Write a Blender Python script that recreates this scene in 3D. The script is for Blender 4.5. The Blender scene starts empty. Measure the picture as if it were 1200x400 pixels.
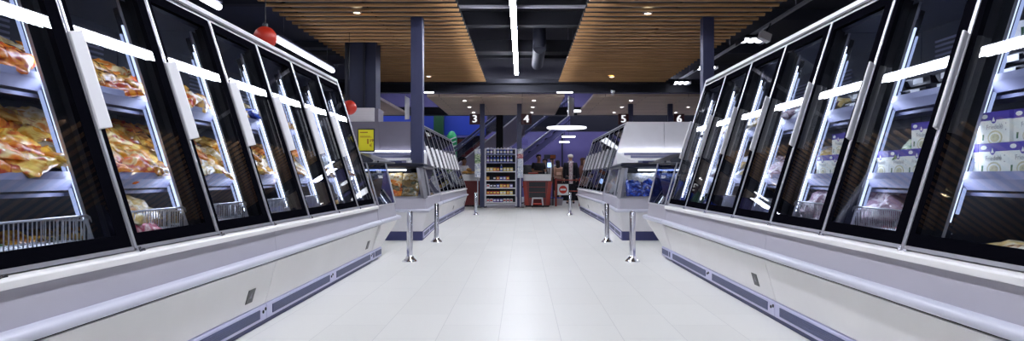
EXPO = 0.9
import bpy, bmesh, math, random
from mathutils import Vector, Matrix, noise
R = random.Random(7)
SC = bpy.context.scene
COL = SC.collection
PI = math.pi


# ------------------------------------------------------------------ materials
def lin(c):
    return tuple(((u / 255) / 12.92 if u / 255 <= 0.04045 else ((u / 255 + 0.055) / 1.055) ** 2.4) for u in c)


def nodes_of(name):
    m = bpy.data.materials.new(name)
    m.use_nodes = True
    nt = m.node_tree
    nt.nodes.clear()
    out = nt.nodes.new('ShaderNodeOutputMaterial')
    return m, nt, out


def pbr(name, rgb, rough=0.5, metal=0.0, noise_scale=0.0, var=0.0, bump=0.0, coat=0.0, spec=0.5):
    """Principled surface; rgb in sRGB 0-255; a little procedural mottling."""
    m, nt, out = nodes_of(name)
    b = nt.nodes.new('ShaderNodeBsdfPrincipled')
    nt.links.new(b.outputs[0], out.inputs[0])
    c = lin(rgb)
    b.inputs['Base Color'].default_value = (*c, 1)
    b.inputs['Roughness'].default_value = rough
    b.inputs['Metallic'].default_value = metal
    b.inputs['Specular IOR Level'].default_value = spec
    if coat:
        b.inputs['Coat Weight'].default_value = coat
        b.inputs['Coat Roughness'].default_value = 0.06
    if noise_scale:
        tc = nt.nodes.new('ShaderNodeTexCoord')
        n = nt.nodes.new('ShaderNodeTexNoise')
        n.inputs['Scale'].default_value = noise_scale
        n.inputs['Detail'].default_value = 3
        nt.links.new(tc.outputs['Object'], n.inputs['Vector'])
        r = nt.nodes.new('ShaderNodeValToRGB')
        r.color_ramp.elements[0].position = 0.3
        r.color_ramp.elements[1].position = 0.7
        r.color_ramp.elements[0].color = (*[u * (1 - var) for u in c], 1)
        r.color_ramp.elements[1].color = (*[min(1, u * (1 + var)) for u in c], 1)
        nt.links.new(n.outputs['Fac'], r.inputs['Fac'])
        nt.links.new(r.outputs['Color'], b.inputs['Base Color'])
        if bump:
            bp = nt.nodes.new('ShaderNodeBump')
            bp.inputs['Strength'].default_value = bump
            bp.inputs['Distance'].default_value = 0.01
            nt.links.new(n.outputs['Fac'], bp.inputs['Height'])
            nt.links.new(bp.outputs['Normal'], b.inputs['Normal'])
    return m


def emit(name, rgb, strength):
    m, nt, out = nodes_of(name)
    e = nt.nodes.new('ShaderNodeEmission')
    e.inputs[0].default_value = (*lin(rgb), 1)
    e.inputs[1].default_value = strength
    nt.links.new(e.outputs[0], out.inputs[0])
    return m


def glass(name, tint=(245, 248, 252), gain=1.0):
    """Thin pane: clear transmission plus a mirror reflection by Schlick's rule."""
    m, nt, out = nodes_of(name)
    N = nt.nodes.new
    L = nt.links.new
    geo = N('ShaderNodeNewGeometry')
    dot = N('ShaderNodeVectorMath'); dot.operation = 'DOT_PRODUCT'
    L(geo.outputs['Normal'], dot.inputs[0]); L(geo.outputs['Incoming'], dot.inputs[1])

    def mth(op, a, b=None):
        n = N('ShaderNodeMath'); n.operation = op
        for i, v in enumerate((a, b)):
            if v is None:
                continue
            if isinstance(v, (int, float)):
                n.inputs[i].default_value = v
            else:
                L(v, n.inputs[i])
        return n.outputs[0]
    c = mth('ABSOLUTE', dot.outputs['Value'])
    p5 = mth('POWER', mth('SUBTRACT', 1.0, c), 5.0)
    r = mth('ADD', mth('MULTIPLY', p5, 0.957), 0.043)
    rr = mth('DIVIDE', mth('MULTIPLY', r, 2.0 * gain), mth('ADD', r, 1.0))
    tr = N('ShaderNodeBsdfTransparent'); tr.inputs[0].default_value = (*lin(tint), 1)
    gl = N('ShaderNodeBsdfAnisotropic')
    gl.inputs['Color'].default_value = (1, 1, 1, 1); gl.inputs['Roughness'].default_value = 0.0
    mx = N('ShaderNodeMixShader')
    L(rr, mx.inputs[0]); L(tr.outputs[0], mx.inputs[1]); L(gl.outputs[0], mx.inputs[2])
    L(mx.outputs[0], out.inputs[0])
    return m


def printed(name, cols, scale=14, rough=0.25):
    """Plastic film printed in patches of several colours, different on each thing."""
    m, nt, out = nodes_of(name)
    N = nt.nodes.new
    L = nt.links.new
    b = N('ShaderNodeBsdfPrincipled')
    b.inputs['Roughness'].default_value = rough
    b.inputs['Coat Weight'].default_value = 0.35
    b.inputs['Coat Roughness'].default_value = 0.12
    tc = N('ShaderNodeTexCoord'); oi = N('ShaderNodeObjectInfo')
    ad = N('ShaderNodeVectorMath'); ad.operation = 'ADD'
    ml = N('ShaderNodeMath'); ml.operation = 'MULTIPLY'; ml.inputs[1].default_value = 37.0
    L(oi.outputs['Random'], ml.inputs[0])
    L(tc.outputs['Object'], ad.inputs[0]); L(ml.outputs[0], ad.inputs[1])
    n = N('ShaderNodeTexNoise'); n.inputs['Scale'].default_value = scale; n.inputs['Detail'].default_value = 1.5
    n.inputs['Distortion'].default_value = 0.6
    L(ad.outputs[0], n.inputs['Vector'])
    r = N('ShaderNodeValToRGB'); r.color_ramp.interpolation = 'EASE'
    els = r.color_ramp.elements
    k = len(cols)
    for i, c in enumerate(cols):
        pos = 0.28 + 0.46 * i / (k - 1)
        if i < 2:
            els[i].position = pos; els[i].color = (*lin(c), 1)
        else:
            e = els.new(pos); e.color = (*lin(c), 1)
    L(n.outputs['Fac'], r.inputs['Fac']); L(r.outputs['Color'], b.inputs['Base Color'])
    L(b.outputs[0], out.inputs[0])
    return m


def floor_mat():
    m, nt, out = nodes_of('floor_tiles')
    N = nt.nodes.new
    L = nt.links.new
    b = N('ShaderNodeBsdfPrincipled')
    tc = N('ShaderNodeTexCoord')
    mp = N('ShaderNodeMapping')
    mp.inputs['Rotation'].default_value = (0, 0, PI / 2)
    mp.inputs['Location'].default_value = (0.0, 0.139, 0)
    L(tc.outputs['Object'], mp.inputs['Vector'])
    br = N('ShaderNodeTexBrick')
    br.inputs['Scale'].default_value = 1.0
    br.inputs['Brick Width'].default_value = 0.73
    br.inputs['Row Height'].default_value = 0.366
    br.inputs['Mortar Size'].default_value = 0.0022
    br.inputs['Mortar Smooth'].default_value = 0.3
    br.inputs['Color1'].default_value = (*lin((232, 231, 226)), 1)
    br.inputs['Color2'].default_value = (*lin((228, 227, 222)), 1)
    br.inputs['Mortar'].default_value = (*lin((206, 205, 202)), 1)
    L(mp.outputs[0], br.inputs['Vector'])
    L(br.outputs['Color'], b.inputs['Base Color'])
    n = N('ShaderNodeTexNoise'); n.inputs['Scale'].default_value = 1.3
    L(tc.outputs['Object'], n.inputs['Vector'])
    mr = N('ShaderNodeMapRange'); mr.inputs[3].default_value = 0.34; mr.inputs[4].default_value = 0.46; b.inputs['Specular IOR Level'].default_value = 0.3
    L(n.outputs['Fac'], mr.inputs[0]); L(mr.outputs[0], b.inputs['Roughness'])
    L(b.outputs[0], out.inputs[0])
    return m


def wood_mat(name, c1, c2, stretch=(0.6, 14, 14), plank=0.0):
    m, nt, out = nodes_of(name)
    N = nt.nodes.new
    L = nt.links.new
    b = N('ShaderNodeBsdfPrincipled'); b.inputs['Roughness'].default_value = 0.55
    tc = N('ShaderNodeTexCoord'); mp = N('ShaderNodeMapping'); mp.inputs['Scale'].default_value = stretch
    L(tc.outputs['Object'], mp.inputs['Vector'])
    n = N('ShaderNodeTexNoise'); n.inputs['Scale'].default_value = 2.0; n.inputs['Detail'].default_value = 5
    L(mp.outputs[0], n.inputs['Vector'])
    r = N('ShaderNodeValToRGB')
    r.color_ramp.elements[0].position = 0.3; r.color_ramp.elements[1].position = 0.7
    r.color_ramp.elements[0].color = (*lin(c1), 1); r.color_ramp.elements[1].color = (*lin(c2), 1)
    L(n.outputs['Fac'], r.inputs['Fac'])
    last = r.outputs['Color']
    if plank:
        br = N('ShaderNodeTexBrick')
        br.inputs['Scale'].default_value = 1.0
        br.inputs['Brick Width'].default_value = 2.4; br.inputs['Row Height'].default_value = plank
        br.inputs['Mortar Size'].default_value = 0.012
        br.inputs['Color1'].default_value = (1, 1, 1, 1); br.inputs['Color2'].default_value = (0.86, 0.86, 0.86, 1)
        br.inputs['Mortar'].default_value = (0.45, 0.45, 0.45, 1)
        L(tc.outputs['Object'], br.inputs['Vector'])
        mx = N('ShaderNodeMixRGB'); mx.blend_type = 'MULTIPLY'; mx.inputs[0].default_value = 1
        L(last, mx.inputs[1]); L(br.outputs['Color'], mx.inputs[2]); last = mx.outputs[0]
    L(last, b.inputs['Base Color'])
    L(b.outputs[0], out.inputs[0])
    return m


# ------------------------------------------------------------------ mesh builder
class MB:
    def __init__(self):
        self.v, self.f, self.mi, self.cur = [], [], [], 0

    def mat(self, i):
        self.cur = i
        return self

    def add(self, verts, faces):
        b = len(self.v)
        self.v += [tuple(p) for p in verts]
        for f in faces:
            self.f.append([b + i for i in f]); self.mi.append(self.cur)
        return self

    def box(self, x0, x1, y0, y1, z0, z1):
        return self.hexa([(x0, y0, z0), (x1, y0, z0), (x1, y1, z0), (x0, y1, z0), (x0, y0, z1), (x1, y0, z1), (x1, y1, z1), (x0, y1, z1)])

    def hexa(self, p):
        return self.add(p, [(0, 3, 2, 1), (4, 5, 6, 7), (0, 1, 5, 4), (1, 2, 6, 5), (2, 3, 7, 6), (3, 0, 4, 7)])

    def poly(self, pts):
        return self.add(pts, [list(range(len(pts)))])

    def loft(self, rings, closed=True, cap=True):
        n = len(rings[0]); vs = [p for r in rings for p in r]; fs = []
        for i in range(len(rings) - 1):
            for j in range(n if closed else n - 1):
                k = (j + 1) % n
                fs.append((i * n + j, i * n + k, (i + 1) * n + k, (i + 1) * n + j))
        if cap and closed:
            fs.append(list(range(n))[::-1]); fs.append([(len(rings) - 1) * n + j for j in range(n)])
        return self.add(vs, fs)

    def prism(self, poly, vec):
        vec = Vector(vec)
        return self.loft([[Vector(p) for p in poly], [Vector(p) + vec for p in poly]])

    def tube(self, path, r, n=8, cap=True):
        path = [Vector(p) for p in path]; rings = []
        prev = None
        for i, p in enumerate(path):
            a = path[max(0, i - 1)]; b = path[min(len(path) - 1, i + 1)]
            t = (b - a).normalized()
            u = prev if prev is not None else (Vector((0, 0, 1)) if abs(t.z) < 0.9 else Vector((1, 0, 0)))
            u = (u - t * u.dot(t)).normalized(); prev = u
            w = t.cross(u)
            rad = r[i] if isinstance(r, (list, tuple)) else r
            rings.append([p + (u * math.cos(2 * PI * k / n) + w * math.sin(2 * PI * k / n)) * rad for k in range(n)])
        return self.loft(rings, True, cap)

    def lathe(self, prof, c=(0, 0, 0), n=20, axis='z'):
        rings = []
        for r, z in prof:
            ring = []
            for k in range(n):
                a = 2 * PI * k / n
                x, y = r * math.cos(a), r * math.sin(a)
                q = (x, y, z) if axis == 'z' else ((x, z, y) if axis == 'y' else (z, x, y))
                ring.append((c[0] + q[0], c[1] + q[1], c[2] + q[2]))
            rings.append(ring)
        return self.loft(rings)

    def ball(self, c, r, n=14, m=9):
        r = (r, r, r) if not isinstance(r, (tuple, list)) else r
        rings = []
        for i in range(1, m):
            t = PI * i / m
            rings.append([(c[0] + r[0] * math.sin(t) * math.cos(2 * PI * k / n), c[1] + r[1] * math.sin(t) * math.sin(2 * PI * k / n), c[2] - r[2] * math.cos(t)) for k in range(n)])
        return self.loft(rings)

    def build(self, name, mats, parent=None, smooth=False, bevel=0.0, seg=2, angle=30):
        me = bpy.data.meshes.new(name)
        me.from_pydata(self.v, [], self.f)
        bm = bmesh.new(); bm.from_mesh(me)
        bmesh.ops.recalc_face_normals(bm, faces=bm.faces)
        bm.to_mesh(me); bm.free()
        for m in (mats if isinstance(mats, (list, tuple)) else [mats]):
            me.materials.append(m)
        if len(me.polygons) == len(self.mi):
            me.polygons.foreach_set('material_index', self.mi)
        if smooth:
            me.polygons.foreach_set('use_smooth', [True] * len(me.polygons))
            try:
                me.set_sharp_from_angle(angle=math.radians(angle))
            except Exception:
                pass
        me.update()
        o = bpy.data.objects.new(name, me)
        COL.objects.link(o)
        if parent is not None:
            o.parent = parent
        if bevel:
            bv = o.modifiers.new('edge', 'BEVEL'); bv.width = bevel; bv.segments = seg; bv.limit_method = 'ANGLE'; bv.angle_limit = math.radians(40)
        return o


def tag(o, label=None, cat=None, group=None, kind=None):
    if label: o['label'] = label
    if cat: o['category'] = cat
    if group: o['group'] = group
    if kind: o['kind'] = kind
    return o


def empty(name, loc=(0, 0, 0), rz=0.0, label=None, cat=None, group=None):
    o = bpy.data.objects.new(name, None)
    o.empty_display_size = 0.1
    COL.objects.link(o)
    o.location = loc; o.rotation_euler = (0, 0, rz)
    return tag(o, label, cat, group)


KIDS = {}


def copy_tree(o, parent=None):
    c = o.copy(); COL.objects.link(c)
    if parent is not None:
        c.parent = parent
    for ch in list(o.children):
        copy_tree(ch, c)
    return c


def struct(o):
    o['kind'] = 'structure'
    return o


def text_geo(txt, size):
    """Letter outlines as (verts, faces) lying in x-y, centred."""
    cu = bpy.data.curves.new('lettering', 'FONT'); cu.body = txt; cu.size = size
    cu.align_x = 'CENTER'; cu.align_y = 'CENTER'; cu.extrude = 0.0; cu.resolution_u = 3
    o = bpy.data.objects.new('lettering', cu); COL.objects.link(o)
    dg = bpy.context.evaluated_depsgraph_get()
    me = bpy.data.meshes.new_from_object(o.evaluated_get(dg))
    vs = [v.co.copy() for v in me.vertices]; fs = [list(p.vertices) for p in me.polygons]
    bpy.data.objects.remove(o); bpy.data.curves.remove(cu); bpy.data.meshes.remove(me)
    return vs, fs


def put_text(mb, txt, size, origin, xdir, ydir, bold=0.0):
    vs, fs = text_geo(txt, size)
    o = Vector(origin); xd = Vector(xdir).normalized(); yd = Vector(ydir).normalized()
    for dx in ((0,) if not bold else (-bold, 0, bold)):
        mb.add([o + xd * (p.x + dx) + yd * p.y + xd.cross(yd) * (0.0003 * (dx > 0) - 0.0003 * (dx < 0)) for p in vs], fs)
    return mb


# ------------------------------------------------------------------ palette
M = {}
M['panel'] = pbr('painted_steel', (178, 175, 187), 0.42, 0, 3, 0.02)
M['lower'] = pbr('painted_steel_light', (238, 236, 236), 0.4, 0, 3, 0.02)
M['bumper'] = pbr('bumper_plastic', (202, 203, 218), 0.32)
M['plinth'] = pbr('plinth_blue', (58, 62, 110), 0.5)
M['vent'] = pbr('vent_navy', (56, 64, 108), 0.45, 0, 40, 0.1)
M['kick'] = pbr('kick_lilac', (196, 196, 226), 0.4)
M['silver'] = pbr('silver_aluminium', (205, 205, 214), 0.3, 0.75)
M['handle'] = pbr('handle_grey', (240, 239, 242), 0.38, 0.0)
M['frit'] = pbr('black_glass', (10, 10, 16), 0.4, 0, 0, spec=0.0)
M['post'] = pbr('post_black', (16, 17, 24), 0.4)
M['liner'] = pbr('liner_dark', (58, 62, 78), 0.35, 0, 4, 0.1)
M['shelf'] = pbr('shelf_steel', (138, 140, 172), 0.38, 0.25)
M['wire'] = pbr('wire_chrome', (214, 214, 222), 0.28, 0.8)
M['chrome'] = pbr('chrome', (236, 236, 242), 0.16, 1.0)
M['black'] = pbr('black_plastic', (18, 19, 28), 0.35)
M['hood'] = pbr('hood_navy', (22, 24, 40), 0.3)
M['gap'] = pbr('gap_black', (14, 14, 22), 0.7)
M['reflector'] = pbr('reflector_grey', (130, 132, 146), 0.45)
M['glass'] = glass('door_glass', gain=0.5)
M['glass_dark'] = glass('smoked_glass', (150, 160, 190), 0.9)
M['led'] = emit('led_cool', (226, 234, 255), 6.5)
M['tube'] = emit('ceiling_tube_light', (240, 244, 255), 42)
M['floor'] = floor_mat()
M['slat'] = wood_mat('pine_slat', (176, 132, 86), (212, 164, 110))
M['plank'] = wood_mat('pale_plank', (206, 182, 160), (226, 204, 182), (0.4, 8, 8), 0.3)
M['joist'] = pbr('joist_dark', (15, 16, 28), 0.75)
M['led_ghost'] = emit('led_ghost', (206, 218, 255), 1.0)  # glow for the strip's ghost reflection between the panes
M['led_ghost_faint'] = emit('led_ghost_faint', (190, 206, 255), 0.5)  # weaker glow for the second ghost reflection
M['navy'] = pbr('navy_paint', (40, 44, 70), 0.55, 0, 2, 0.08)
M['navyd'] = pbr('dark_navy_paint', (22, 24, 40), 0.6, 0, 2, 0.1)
M['void'] = pbr('void_dark', (11, 12, 22), 0.8, 0, 1.5, 0.15)
M['column'] = pbr('column_paint', (62, 66, 100), 0.45, 0, 3, 0.05)
M['white'] = pbr('white_paint', (232, 231, 234), 0.45)
M['grey'] = pbr('grey_laminate', (118, 114, 128), 0.5, 0, 5, 0.04)
M['pale'] = pbr('pale_or_lamplit_laminate', (228, 226, 230), 0.5, 0, 5, 0.03)
M['red'] = pbr('signal_red', (205, 52, 34), 0.4)
M['maroon'] = pbr('maroon_laminate', (112, 32, 34), 0.4)
M['redwood'] = pbr('red_brown', (156, 50, 38), 0.45)
M['sign'] = pbr('sign_maroon', (66, 14, 26), 0.5)
M['ink'] = pbr('white_ink', (240, 240, 240), 0.5)
M['lit'] = emit('lit_numeral', (244, 244, 250), 0.55)
M['yellow'] = pbr('yellow_card', (236, 226, 40), 0.5)
M['inkred'] = pbr('dark_red_ink', (150, 70, 20), 0.6)
M['purple'] = pbr('purple_wall', (104, 97, 152), 0.5, 0, 0.8, 0.12)
M['blue'] = pbr('blue_fascia', (44, 74, 190), 0.5, 0, 0.6, 0.06)
M['greend'] = pbr('green_dark', (22, 74, 40), 0.5)
M['green'] = pbr('green_bright', (30, 170, 96), 0.4)
M['skin'] = pbr('skin', (196, 150, 126), 0.5)
M['skin2'] = pbr('skin_tan', (150, 106, 84), 0.5)
# ------------------------------------------------------------------ the room
def room():
    X, Y0, Y1, H = 9.5, -4.5, 33.0, 5.3
    struct(MB().box(-X, X, Y0, Y1, -0.1, 0).build('floor', M['floor']))
    struct(MB().box(-X, X, Y0, Y1, H, H + 0.1).build('ceiling', M['void']))
    w = MB()
    w.box(-X - 0.1, -X, Y0, Y1, 0, H)
    k = Y0
    while k < Y1 - 0.3:                                   # corrugated cladding
        w.box(-X, -X + 0.05, k, k + 0.16, 0, H); k += 0.34
    struct(w.build('wall_left', M['navyd']))
    w = MB(); w.box(X, X + 0.1, Y0, Y1, 0, H); k = Y0
    while k < Y1 - 0.3:
        w.box(X - 0.05, X, k, k + 0.16, 0, H); k += 0.34
    struct(w.build('wall_right', M['navyd']))
    struct(MB().box(-X, X, Y1, Y1 + 0.1, 0, H).build('wall_back', M['purple']))
    struct(MB().box(-X, X, Y0 - 0.1, Y0, 0, H).build('wall_front', M['pale']))


room()


def slat_panel(x0, x1, y0, y1, z):
    b = MB(); y = y1
    while y > y0:
        b.mat(0).prism([(x0, y - 0.05, z + 0.018), (x0, y - 0.034, z), (x0, y, z), (x0, y, z + 0.042), (x0, y - 0.05, z + 0.042)], (x1 - x0, 0, 0)); y -= 0.315
    b.mat(1)
    for x in (x0 + 0.25, (x0 + x1) / 2, x1 - 0.25):       # carrier rails above the boards
        b.box(x - 0.03, x + 0.03, y0, y1, z + 0.042, z + 0.078)
    b.mat(1).box(x0, x1, y0, y1, z + 0.078, z + 0.09)
    o = struct(b.build('ceiling_slats', [M['slat'], M['joist']]))
    o['label'] = 'suspended ceiling panel of pine slats, %s of the central light' % ('left' if x0 < 0 else 'right')
    return o


slat_panel(-4.05, -1.03, 1.5, 19.3, 3.65)
slat_panel(1.03, 4.05, 1.5, 19.3, 3.65)
for i, (x0, x1) in enumerate(((-9.4, -4.25), (-2.75, 1.22), (2.05, 9.4))):
    b = MB(); b.box(x0, x1, 19.7, 25.5, 3.28, 3.36)
    o = struct(b.build('ceiling_panel', M['plank']))
# dark services in the void
b = MB()
b.box(-9.4, 9.4, 19.35, 19.6, 3.62, 3.74).box(-9.4, 9.4, 19.35, 19.6, 3.36, 3.42).box(-9.4, 9.4, 19.45, 19.5, 3.4, 3.64)
struct(b.build('ceiling_beam', M['navyd']))
for y, z0, z1, d in ((13.4, 4.28, 4.34, 0.06), (15.0, 4.3, 4.6, 0.3), (17.2, 4.12, 4.42, 0.5), (11.6, 4.35, 4.6, 0.25), (18.6, 4.2, 4.5, 0.2)):
    struct(MB().box(-9.4, 9.4, y, y + d, z0, z1).build('ceiling_joist', M['panel'] if d < 0.1 else M['joist'], bevel=0.01))
b = MB(); b.tube([(0.42, 16.5, 4.1), (0.42, 19.0, 4.1)], 0.16, 20).tube([(0.42, 16.6, 4.1), (0.42, 16.6, 4.9)], 0.16, 20)
tag(b.build('ventilation_duct', M['navyd'], smooth=True), 'round dark ventilation duct in the void beside the end of the central light', 'duct')
# dark soffits outside the slats
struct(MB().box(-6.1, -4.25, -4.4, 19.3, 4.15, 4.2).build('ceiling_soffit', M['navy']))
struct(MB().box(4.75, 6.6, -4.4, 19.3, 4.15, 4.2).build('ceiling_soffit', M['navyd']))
b = MB()
for yy in (4, 8.5, 12, 16):
    b.box(-9.3, -4.2, yy, yy + 0.18, 4.0, 4.15)
struct(b.build('ceiling_rib', M['navyd']))
b = MB()
for yy in (6, 9.5, 13, 16.5):
    b.box(4.2, 9.3, yy, yy + 0.18, 3.95, 4.15)
struct(b.build('ceiling_rib', M['navyd']))

# columns
for x, y, w, t in ((-1.78, 11.5, 0.2, 3.66), (3.14, 11.5, 0.19, 3.66)):
    o = struct(MB().box(x - w / 2, x + w / 2, y, y + w, 0, t).build('column', M['column'], bevel=0.008))
for x in (-1.27, -0.09, 3.44, 4.7):
    o = struct(MB().box(x - 0.075, x + 0.075, 21.62, 21.77, 0, 3.29).build('column', M['column'], bevel=0.006))
struct(MB().box(-0.98, -0.72, 25.55, 25.69, 0, 3.5).build('column', M['void'], bevel=0.01))
b = MB(); b.box(-3.5, -2.95, 13.75, 14.2, 2.33, 5.2).mat(1).box(-3.56, -3.5, 13.7, 13.76, 2.33, 4.6).box(-3.2, -3.16, 13.7, 13.76, 2.33, 4.6)
struct(b.build('column', [M['navy'], M['navyd']]))

# ------------------------------------------------------------------ freezer cabinets
LEN, PITCH, REF = 3.12, 0.78, 2.2
ZD0, ZD1 = 0.648, 1.965                                   # door bottom and top
SL = 0.43 / 1.385                                         # lean of the doors
NRM = Vector((-1.0, SL)).normalized()                     # outward (towards the aisle, up) in (D, z)


def gD(z):
    return 1.625 + SL * (z - 0.645)


def Lc(x, D, z):
    return (x - LEN / 2, D - REF, z)


def Gp(x, z, off):
    """Point on the leaning door plane at length x and height z, off metres towards the aisle."""
    return Lc(x, gD(z) + NRM.x * off, z + NRM.y * off)


def slab(b, x0, x1, z0, z1, o0, o1):
    return b.hexa([Gp(x0, z0, o0), Gp(x1, z0, o0), Gp(x1, z0, o1), Gp(x0, z0, o1), Gp(x0, z1, o0), Gp(x1, z1, o0), Gp(x1, z1, o1), Gp(x0, z1, o1)])


def run(b, prof, x0, x1):
    """Extrude a (D, z) profile along the cabinet."""
    return b.loft([[Lc(x0, d, z) for d, z in prof], [Lc(x1, d, z) for d, z in prof]])


def make_cabinet():
    root = empty('freezer_cabinet')
    # hull: lower panel, upper band, well
    b = MB()
    b.mat(0); run(b, [(1.588, 0.411), (1.602, 0.36), (1.665, 0.135), (1.72, 0.135), (1.72, 0.411)], 0.003, LEN - 0.003)
    b.build('lower_panel', M['lower'], root, bevel=0.004)
    b = MB(); run(b, [(1.597, 0.424), (1.597, 0.412), (1.72, 0.412), (1.72, 0.424)], 0.003, LEN - 0.003)
    b.build('shadow_gap', M['gap'], root)
    b = MB(); run(b, [(1.592, 0.476), (1.604, 0.598), (1.66, 0.598), (1.66, 0.476)], 0.002, LEN - 0.002)
    b.build('upper_panel', M['panel'], root)
    b = MB(); run(b, [(1.583, 0.603), (1.583, 0.628), (1.59, 0.636), (1.655, 0.642), (1.655, 0.603)], 0.001, LEN - 0.001)
    b.build('sill', M['lower'], root, bevel=0.002)
    b = MB(); prof = []
    for k in range(13):
        a = PI / 2 + PI * k / 12
        prof.append((1.577 + 0.032 * math.cos(a), 0.45 + 0.026 * math.sin(a)))
    prof += [(1.64, 0.424), (1.64, 0.476)]
    run(b, prof, 0, LEN); b.build('bumper_rail', M['bumper'], root, smooth=True)
    b = MB(); run(b, [(1.655, 0.035), (1.655, 0.13), (1.72, 0.13), (1.72, 0.035)], 0.004, LEN - 0.004)
    kp = b.build('kick_plate', M['kick'], root, bevel=0.003)
    for i in range(2):
        x0 = i * 1.56 + 0.1; b = MB()
        run(b, [(1.6545, 0.055), (1.6505, 0.055), (1.6505, 0.112), (1.6545, 0.112)], x0, x0 + 1.34)
        for k in range(5):
            z = 0.06 + k * 0.0105
            run(b, [(1.6505, z), (1.648, z + 0.003), (1.6505, z + 0.006)], x0, x0 + 1.34)
        b.build('vent_grille', M['vent'], kp)
        b = MB()
        for dx in (1.40, 1.44):
            b.lathe([(0.011, 0), (0.011, 0.004), (0.006, 0.006)], n=10, axis='y')
            n = 30
            for q in range(len(b.v) - n, len(b.v)):
                p = b.v[q]; c = Lc(x0 + dx, 1.655, 0.09 + 0.012 * (dx > 1.41)); b.v[q] = (p[0] + c[0], c[1] - p[1], p[2] + c[2])
        b.build('screw', M['gap'], kp)
    b = MB(); run(b, [(1.675, 0), (1.675, 0.036), (2.7, 0.036), (2.7, 0)], 0, LEN)
    b.build('plinth', M['plinth'], root)
    # warning plate on the lower panel
    def fp(x, z, o):
        t = (0.36 - z) / 0.225
        return Lc(x, 1.60 + 0.065 * t - o, z)
    b = MB(); xs, z0, z1 = 2.76, 0.19, 0.275
    b.hexa([fp(xs, z0, -0.001), fp(xs + 0.1, z0, -0.001), fp(xs + 0.1, z0, 0.003), fp(xs, z0, 0.003), fp(xs, z1, -0.001), fp(xs + 0.1, z1, -0.001), fp(xs + 0.1, z1, 0.003), fp(xs, z1, 0.003)])
    pl = b.build('warning_plate', M['black'], root); pl['label'] = 'small black plate with a grey triangle'
    b = MB(); b.poly([fp(xs + 0.028, z0 + 0.028, 0.0042), fp(xs + 0.074, z0 + 0.028, 0.0042), fp(xs + 0.051, z0 + 0.07, 0.0042)])
    b.build('triangle_mark', M['grey'], pl)
    # shell
    b = MB(); run(b, [(1.725, 0.14), (1.725, 0.56), (2.61, 0.56), (2.61, 0.14)], 0.006, LEN - 0.006)
    b.build('well_base', M['grey'], root)
    b = MB()
    run(b, [(2.62, 0.56), (2.62, 1.95), (2.75, 1.95), (2.75, 0.56)], 0.004, LEN - 0.004)
    run(b, [(1.665, 0.56), (1.665, 0.635), (1.70, 0.635), (1.70, 0.56)], 0.004, LEN - 0.004)
    run(b, [(2.09, 1.90), (2.06, 1.96), (2.62, 1.96), (2.62, 1.90)], 0.004, LEN - 0.004)
    b.build('liner', M['liner'], root)
    b = MB()
    for i in range(4):                                    # air grille slots on the back liner
        for k in range(7):
            z = 1.62 + k * 0.03
            x = i * PITCH + 0.16
            b.box(x - LEN / 2, x + 0.46 - LEN / 2, 2.612 - REF, 2.622 - REF, z, z + 0.012)
    b.build('air_grille', M['shelf'], root)
    b = MB(); run(b, [(2.045, 1.968), (2.045, 2.03), (2.06, 2.04), (2.75, 2.04), (2.75, 1.968)], 0, LEN)
    b.build('canopy', M['silver'], root, bevel=0.002)
    b = MB(); run(b, [(2.035, 1.985), (2.035, 2.0), (2.046, 2.0), (2.046, 1.985)], 0, LEN)
    b.build('canopy_strip', M['black'], root)
    # shelves with price rails
    for zt, df, nm in ((0.962, 1.86, 'shelf'), (1.37, 1.985, 'shelf')):
        b = MB(); run(b, [(df + 0.012, zt - 0.022), (df + 0.012, zt), (2.60, zt), (2.60, zt - 0.022)], 0.002, LEN - 0.002)
        sh = b.build(nm, M['shelf'], root)
        b = MB(); run(b, [(df - 0.002, zt + 0.012), (df - 0.012, zt - 0.02), (df + 0.006, zt - 0.065), (df + 0.012, zt - 0.065), (df + 0.012, zt + 0.012)], 0.002, LEN - 0.002)
        run(b, [(df + 0.03, zt - 0.09), (df + 0.03, zt - 0.075), (df + 0.05, zt - 0.075), (df + 0.05, zt - 0.09)], 0.002, LEN - 0.002)
        b.build('price_rail', M['shelf'], sh)
    # mullion posts with light strips and added ghost strips on both flanks
    for i in range(5):
        x = i * PITCH
        b = MB(); slab(b, max(0.005, x - 0.03), min(LEN - 0.005, x + 0.03), 0.665, 1.95, -0.088, -0.03)
        po = b.build('mullion', M['post'], root)
        for s in (-1, 1):
            if (i == 0 and s < 0) or (i == 4 and s > 0):
                continue
            b = MB(); slab(b, x + s * 0.03, x + s * 0.105, 0.7, 1.9, -0.090, -0.084)
            b.build('reflector', M['post'], po)
            b = MB(); slab(b, x + s * 0.105, x + s * 0.109, 0.7, 1.9, -0.093, -0.081)
            b.build('reflector_edge', M['silver'], po)
            b = MB(); slab(b, x + s * 0.036, x + s * 0.06, 0.76, 1.83, -0.116, -0.1)
            b.build('led_or_added_strip', M['led'], po)
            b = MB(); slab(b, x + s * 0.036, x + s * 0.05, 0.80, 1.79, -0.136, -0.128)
            b.build('led_or_added_strip', M['led_ghost'], po)  # pane reflection of the LED, imitated by an added dim glowing strip
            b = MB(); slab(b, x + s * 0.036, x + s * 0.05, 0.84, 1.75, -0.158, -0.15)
            b.build('led_or_added_strip', M['led_ghost_faint'], po)  # second, fainter pane reflection, also an added strip
            b = MB(); slab(b, x + s * 0.026, x + s * 0.034, 0.72, 1.89, -0.16, -0.088)
            b.build('lamp_bracket', M['post'], po)
            b = MB(); slab(b, x + s * 0.034, x + s * 0.064, 1.83, 1.89, -0.12, -0.096); slab(b, x + s * 0.034, x + s * 0.064, 0.72, 0.76, -0.12, -0.096)
            b.build('lamp_holder', M['grey'], po)
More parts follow.
